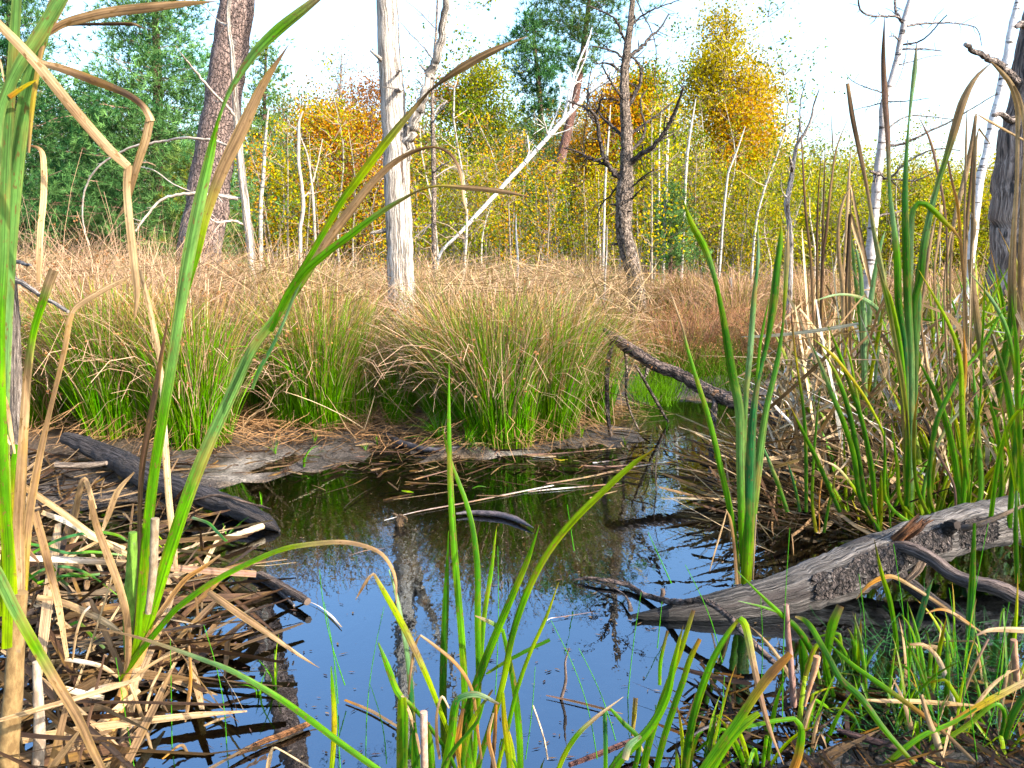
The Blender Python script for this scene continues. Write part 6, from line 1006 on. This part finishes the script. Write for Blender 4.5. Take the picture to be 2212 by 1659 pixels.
places = ['at the bottom left edge of the blue water', 'crossing the sheath of the tall left cattail', 'curving right of the tall left cattail', 'in open water left of the green clump', 'second in the open water left of the green clump', 'curving up left of the green clump', 'short, beside the cut off wide blades', 'upright inside the green clump', 'short, just right of the green clump', 'long and leaning left between the two bottom clumps', 'upright on the reflected dark tree', 'tiny, before the low tip of the big log',
          'leaning left under the long leaning one', 'short, between the leaning green blades', 'standing before the low end of the big log', 'tallest, crossing the big log beside the lone cattail', 'leaning left across the thin curved branch', 'rising past the rusty tipped blade', 'short, at the foot of the rusty tipped blade', 'tall, crossing the lichened side limb of the log', 'curving below the side limb of the log', 'long and bent, low at the right edge', 'short, under the right end of the side limb', 'leaning right in the corner thicket', 'crossing under the middle of the big log', 'leaning left beside the crossing blades', 'low among the tan stalks of the right corner', 'thin, in the reflection left of the lone cattail', 'thin, left of the reflected golden tree', 'beside the single speckled blade at the bottom edge']
for h_, pl in zip(hs, places): horsetail(*h_[:5], 'thin jointed green horsetail stem ' + pl.replace(',', ''), h_[5])
# feathery pale green tangle in the lower right corner
n = 520; u_ = q.uniform(1850, 2260, n); v_ = q.uniform(1380, 1640, n); Bp = np.array([ground(a, b) for a, b in zip(u_, v_)]); Bp[:, 2] = np.maximum(height(Bp[:, 0], Bp[:, 1]), 0); Tp = Bp + nrm(q.randn(n, 3) * [1, 1, .35] + [0, 0, .45]) * q.uniform(.05, .22, (n, 1)); mbx = MB(); twigs(mbx, Bp, Tp, .0014, np.array([.05, .15, .05]) * q.uniform(.6, 1.5, (n, 1)), q, 6, .2, .03)
tag(mbx.build('horsetail_tangle', M['rush']), 'fine tangle of pale green horsetail twigs on the mud', 'ground cover', kind='stuff')

# ------------------------------------------------------------------ small plants on the mud, floating leaves and reeds
def tuft(u, v, n, h, lab, q, w=.005, lean=.9, cols='ggbgy', name='grass_tuft', dirx=0):
    p = ground(u, v); z0 = max(0, hz(p[0], p[1])); r = thing(name, (p[0], p[1], z0), lab, 'grass tuft'); mbx = MB(); K = 8; s = np.linspace(0, 1, K)[None]; a = q.rand(n) * 6.28; th = np.abs(q.randn(n)) * lean * .5 + .1; L_ = h * q.uniform(.5, 1.1, (n, 1))
    ang = th[:, None] + s * q.uniform(.3, 1.5, (n, 1)); hr = np.cumsum(np.sin(ang), 1) * L_ / K; vz = np.cumsum(np.cos(ang), 1) * L_ / K; P = np.stack([p[0] + hr * np.cos(a)[:, None] + dirx * s * L_, p[1] + hr * np.sin(a)[:, None], z0 + np.maximum(vz, .004)], -1)
    P[:, 0, 2] = z0 - .01; S = np.stack([-np.sin(a), np.cos(a), np.zeros(n)], 1); ribbons(mbx, P, nrm(S + q.randn(n, 3) * .3), w * np.linspace(1, .15, K)[None] * np.ones((n, 1)), np.broadcast_to(pal(cols)[q.randint(0, len(cols), n)][:, None] * q.uniform(.7, 1.4, (n, 1, 1)), (n, K, 3)))
    mbx.build('leaf_blades', M['rush'], r); return r
tuft(950, 962, 110, .28, 'bright green grass tuft sprawling over the mud beside the wet branch', q, .006); tuft(1010, 975, 70, .30, 'trailing end of the bright grass tuft lying toward the water', q, .005, 1.6, dirx=.4)
for (u_, v_, n_, h_, lab) in ((655, 1010, 7, .16, 'small green seedling on the pale silt'), (595, 985, 5, .14, 'thin green seedling left of the pale silt patch'), (1255, 955, 9, .14, 'small arched green tuft on the mud below the branch prop'), (790, 975, 7, .07, 'tiny leafy plant on the mud left of the grass tuft'), (815, 960, 6, .08, 'tiny green plant beside the wet branch'), (680, 965, 6, .1, 'green sprout near the foot of the splayed tussock'), (1180, 945, 5, .08, 'green sprout at the foot of the nearest tussock'),
                              (595, 1480, 6, .14, 'young yellow green shoot in the water right of the tall left cattail'), (560, 1500, 3, .09, 'short straw coloured shoot beside the young yellow green shoot'), (490, 1165, 6, .12, 'green grass sprout beside the pale reed butt'), (565, 1090, 4, .07, 'green sprout on the tip of the black log'), (1350, 960, 4, .1, 'green sprout at the foot of the second prop'), (1440, 930, 5, .08, 'green sprout in the muddy channel'), (1830, 1590, 6, .08, 'green sprout on the mud at the bottom right'), (370, 1210, 7, .22, 'green blades among the litter right of the tall cattail')):
    tuft(u_, v_, n_, h_, lab, q, .006, .5, name='green_sprout')
def floatreed(pts, ws, co, lab, z=.006):
    t_ = thing('floating_reed', ground(*pts[0]), lab, 'floating reed'); P = np.array([ground(u, v, z) for u, v in pts]); w = np.interp(np.linspace(0, 1, len(P)), np.linspace(0, 1, len(ws)), ws) * P[:, 1] / FPX * 1.3; cc = pal(co); c = np.stack([np.interp(np.linspace(0, 1, len(P)), np.linspace(0, 1, len(cc)), cc[:, i]) for i in range(3)], -1)
    Q, ww, c2 = smooth_line(P, len(P) * 5, w, c); core_blade(t_, Q, ww, c2, 'leaf', M['dead_leaf'], fold=.2, tilt=0, axis=(0, .2, -1))
for pts, ws, co, lab in (([(830, 1124), (897, 1106), (1004, 1086), (1104, 1066), (1196, 1048)], [2, 4, 5, 4], 'wppw', 'long straight pale reed floating behind the green clump'), ([(1180, 1045), (1270, 1030), (1360, 1010), (1448, 996)], [4, 6, 5, 2], 'ptpw', 'pale reed floating right of centre below the mud'), ([(1140, 1062), (1200, 1056), (1270, 1050), (1340, 1044)], [3, 5, 5, 3], 'pwpp', 'grey reed floating just below the pale one'),
        ([(1130, 982), (1200, 980), (1260, 975), (1330, 968)], [5, 6, 5, 2], 'pppt', 'wet brown reed lying along the edge of the mud'), ([(1255, 1005), (1310, 1008), (1380, 1002)], [4, 6, 3], 'ppp', 'short brown reed floating near the branch props'), ([(1280, 1000), (1320, 995), (1360, 986)], [5, 4, 1], 'wpp', 'pale forked reed floating near the branch props'),
        ([(1180, 1502), (1240, 1515), (1300, 1530), (1345, 1542)], [3, 6, 6, 2], 'pNNn', 'brown reed floating between the two bottom clumps'), ([(1182, 1340), (1190, 1335), (1200, 1334), (1280, 1322)], [1, 2, 2, 1], 'wwpp', 'thin pale reed floating left of the log tip'), ([(755, 1200), (790, 1189), (830, 1184)], [1, 2, 1], 'ppp', 'thin straw floating left of centre'),
        ([(660, 1296), (690, 1310), (715, 1330), (738, 1355)], [1, 2, 5, 2], 'pwwt', 'white reed tip sliding into the blue water'), ([(745, 1512), (800, 1535), (860, 1570)], [5, 7, 5], 'onn', 'reddish sunken reed left of the cut off wide blades'), ([(440, 1568), (470, 1555), (497, 1548)], [5, 9, 3], 'ntN', 'mottled brown leaf floating by the tall left cattail'),
        ([(350, 1640), (390, 1610), (405, 1625)], [4, 8, 4], 'onn', 'orange brown sunken leaf at the bottom left'), ([(470, 1215), (560, 1222), (640, 1215)], [1, 2, 1], 'TTt', 'thin straw bent over the water edge of the left litter'), ([(1150, 985), (1170, 987), (1200, 986)], [4, 6, 3], 'wwT', 'small white curled leaf on the mud edge'), ([(1195, 990), (1210, 994), (1228, 992)], [2, 5, 1], 'YYY', 'yellow leaf on the water edge right of centre'),
        ([(868, 1060), (880, 1062), (894, 1064)], [3, 8, 2], 'gyg', 'green leaf floating left of centre'), ([(1440, 1000), (1455, 998), (1470, 1002)], [3, 8, 3], 'ooo', 'orange leaf floating before the fallen branch'), ([(1020, 1055), (1035, 1050), (1050, 1052)], [2, 5, 2], 'GGb', 'small green leaf floating behind the long straight reed')): floatreed(pts, ws, co, lab)
# flecks and bits afloat: too many to count
n = 900; mbx = MB(); u_ = q.uniform(450, 1750, n); v_ = 985 + 660 * q.rand(n) ** 2.2; P = np.array([ground(a, b, .003) for a, b in zip(u_, v_)]); a = q.rand(n) * 6.28; d = np.stack([np.cos(a), np.sin(a) * .6, a * 0], 1); s = np.stack([-np.sin(a), np.cos(a) * .6, a * 0], 1); l = q.uniform(.003, .022, (n, 1)) * q.rand(n, 1)**.5; w_ = q.uniform(.001, .0045, (n, 1))
V = np.stack([P - d * l, P + s * w_, P + d * l, P - s * w_], 1).reshape(-1, 3); mbx.add(V, np.arange(4 * n).reshape(n, 4), np.repeat(pal('tnNpnnNpk')[q.randint(0, 9, n)] * .6, 4, 0), 0); tag(mbx.build('floating_litter', M['dead_leaf'], None, False), 'small flecks of dead reed floating on the pond', 'litter', kind='stuff')
# thin drowned twigs standing in the channel and pond
for (lab, pts, ws) in (('thin dark twig standing in the channel before the fallen branch', [(1418, 1062), (1416, 1020), (1420, 980), (1432, 940)], [3, 3, 2, 1]), ('dark forked twig in the open water right of the green clump', [(1212, 1510), (1222, 1470), (1221, 1430), (1230, 1400)], [8, 7, 5, 3]), ('tiny stub in the water behind the thin curved branch', [(1430, 1288), (1432, 1280), (1431, 1272)], [10, 11, 9])):
    t_ = thing('drowned_twig', ground(*pts[0]), lab, 'twig'); stem(t_, pts, ws, gy(*pts[0]), (.13, .09, .07), 'twig', 'thin_bark', 6, 5)
#@@PART4@@
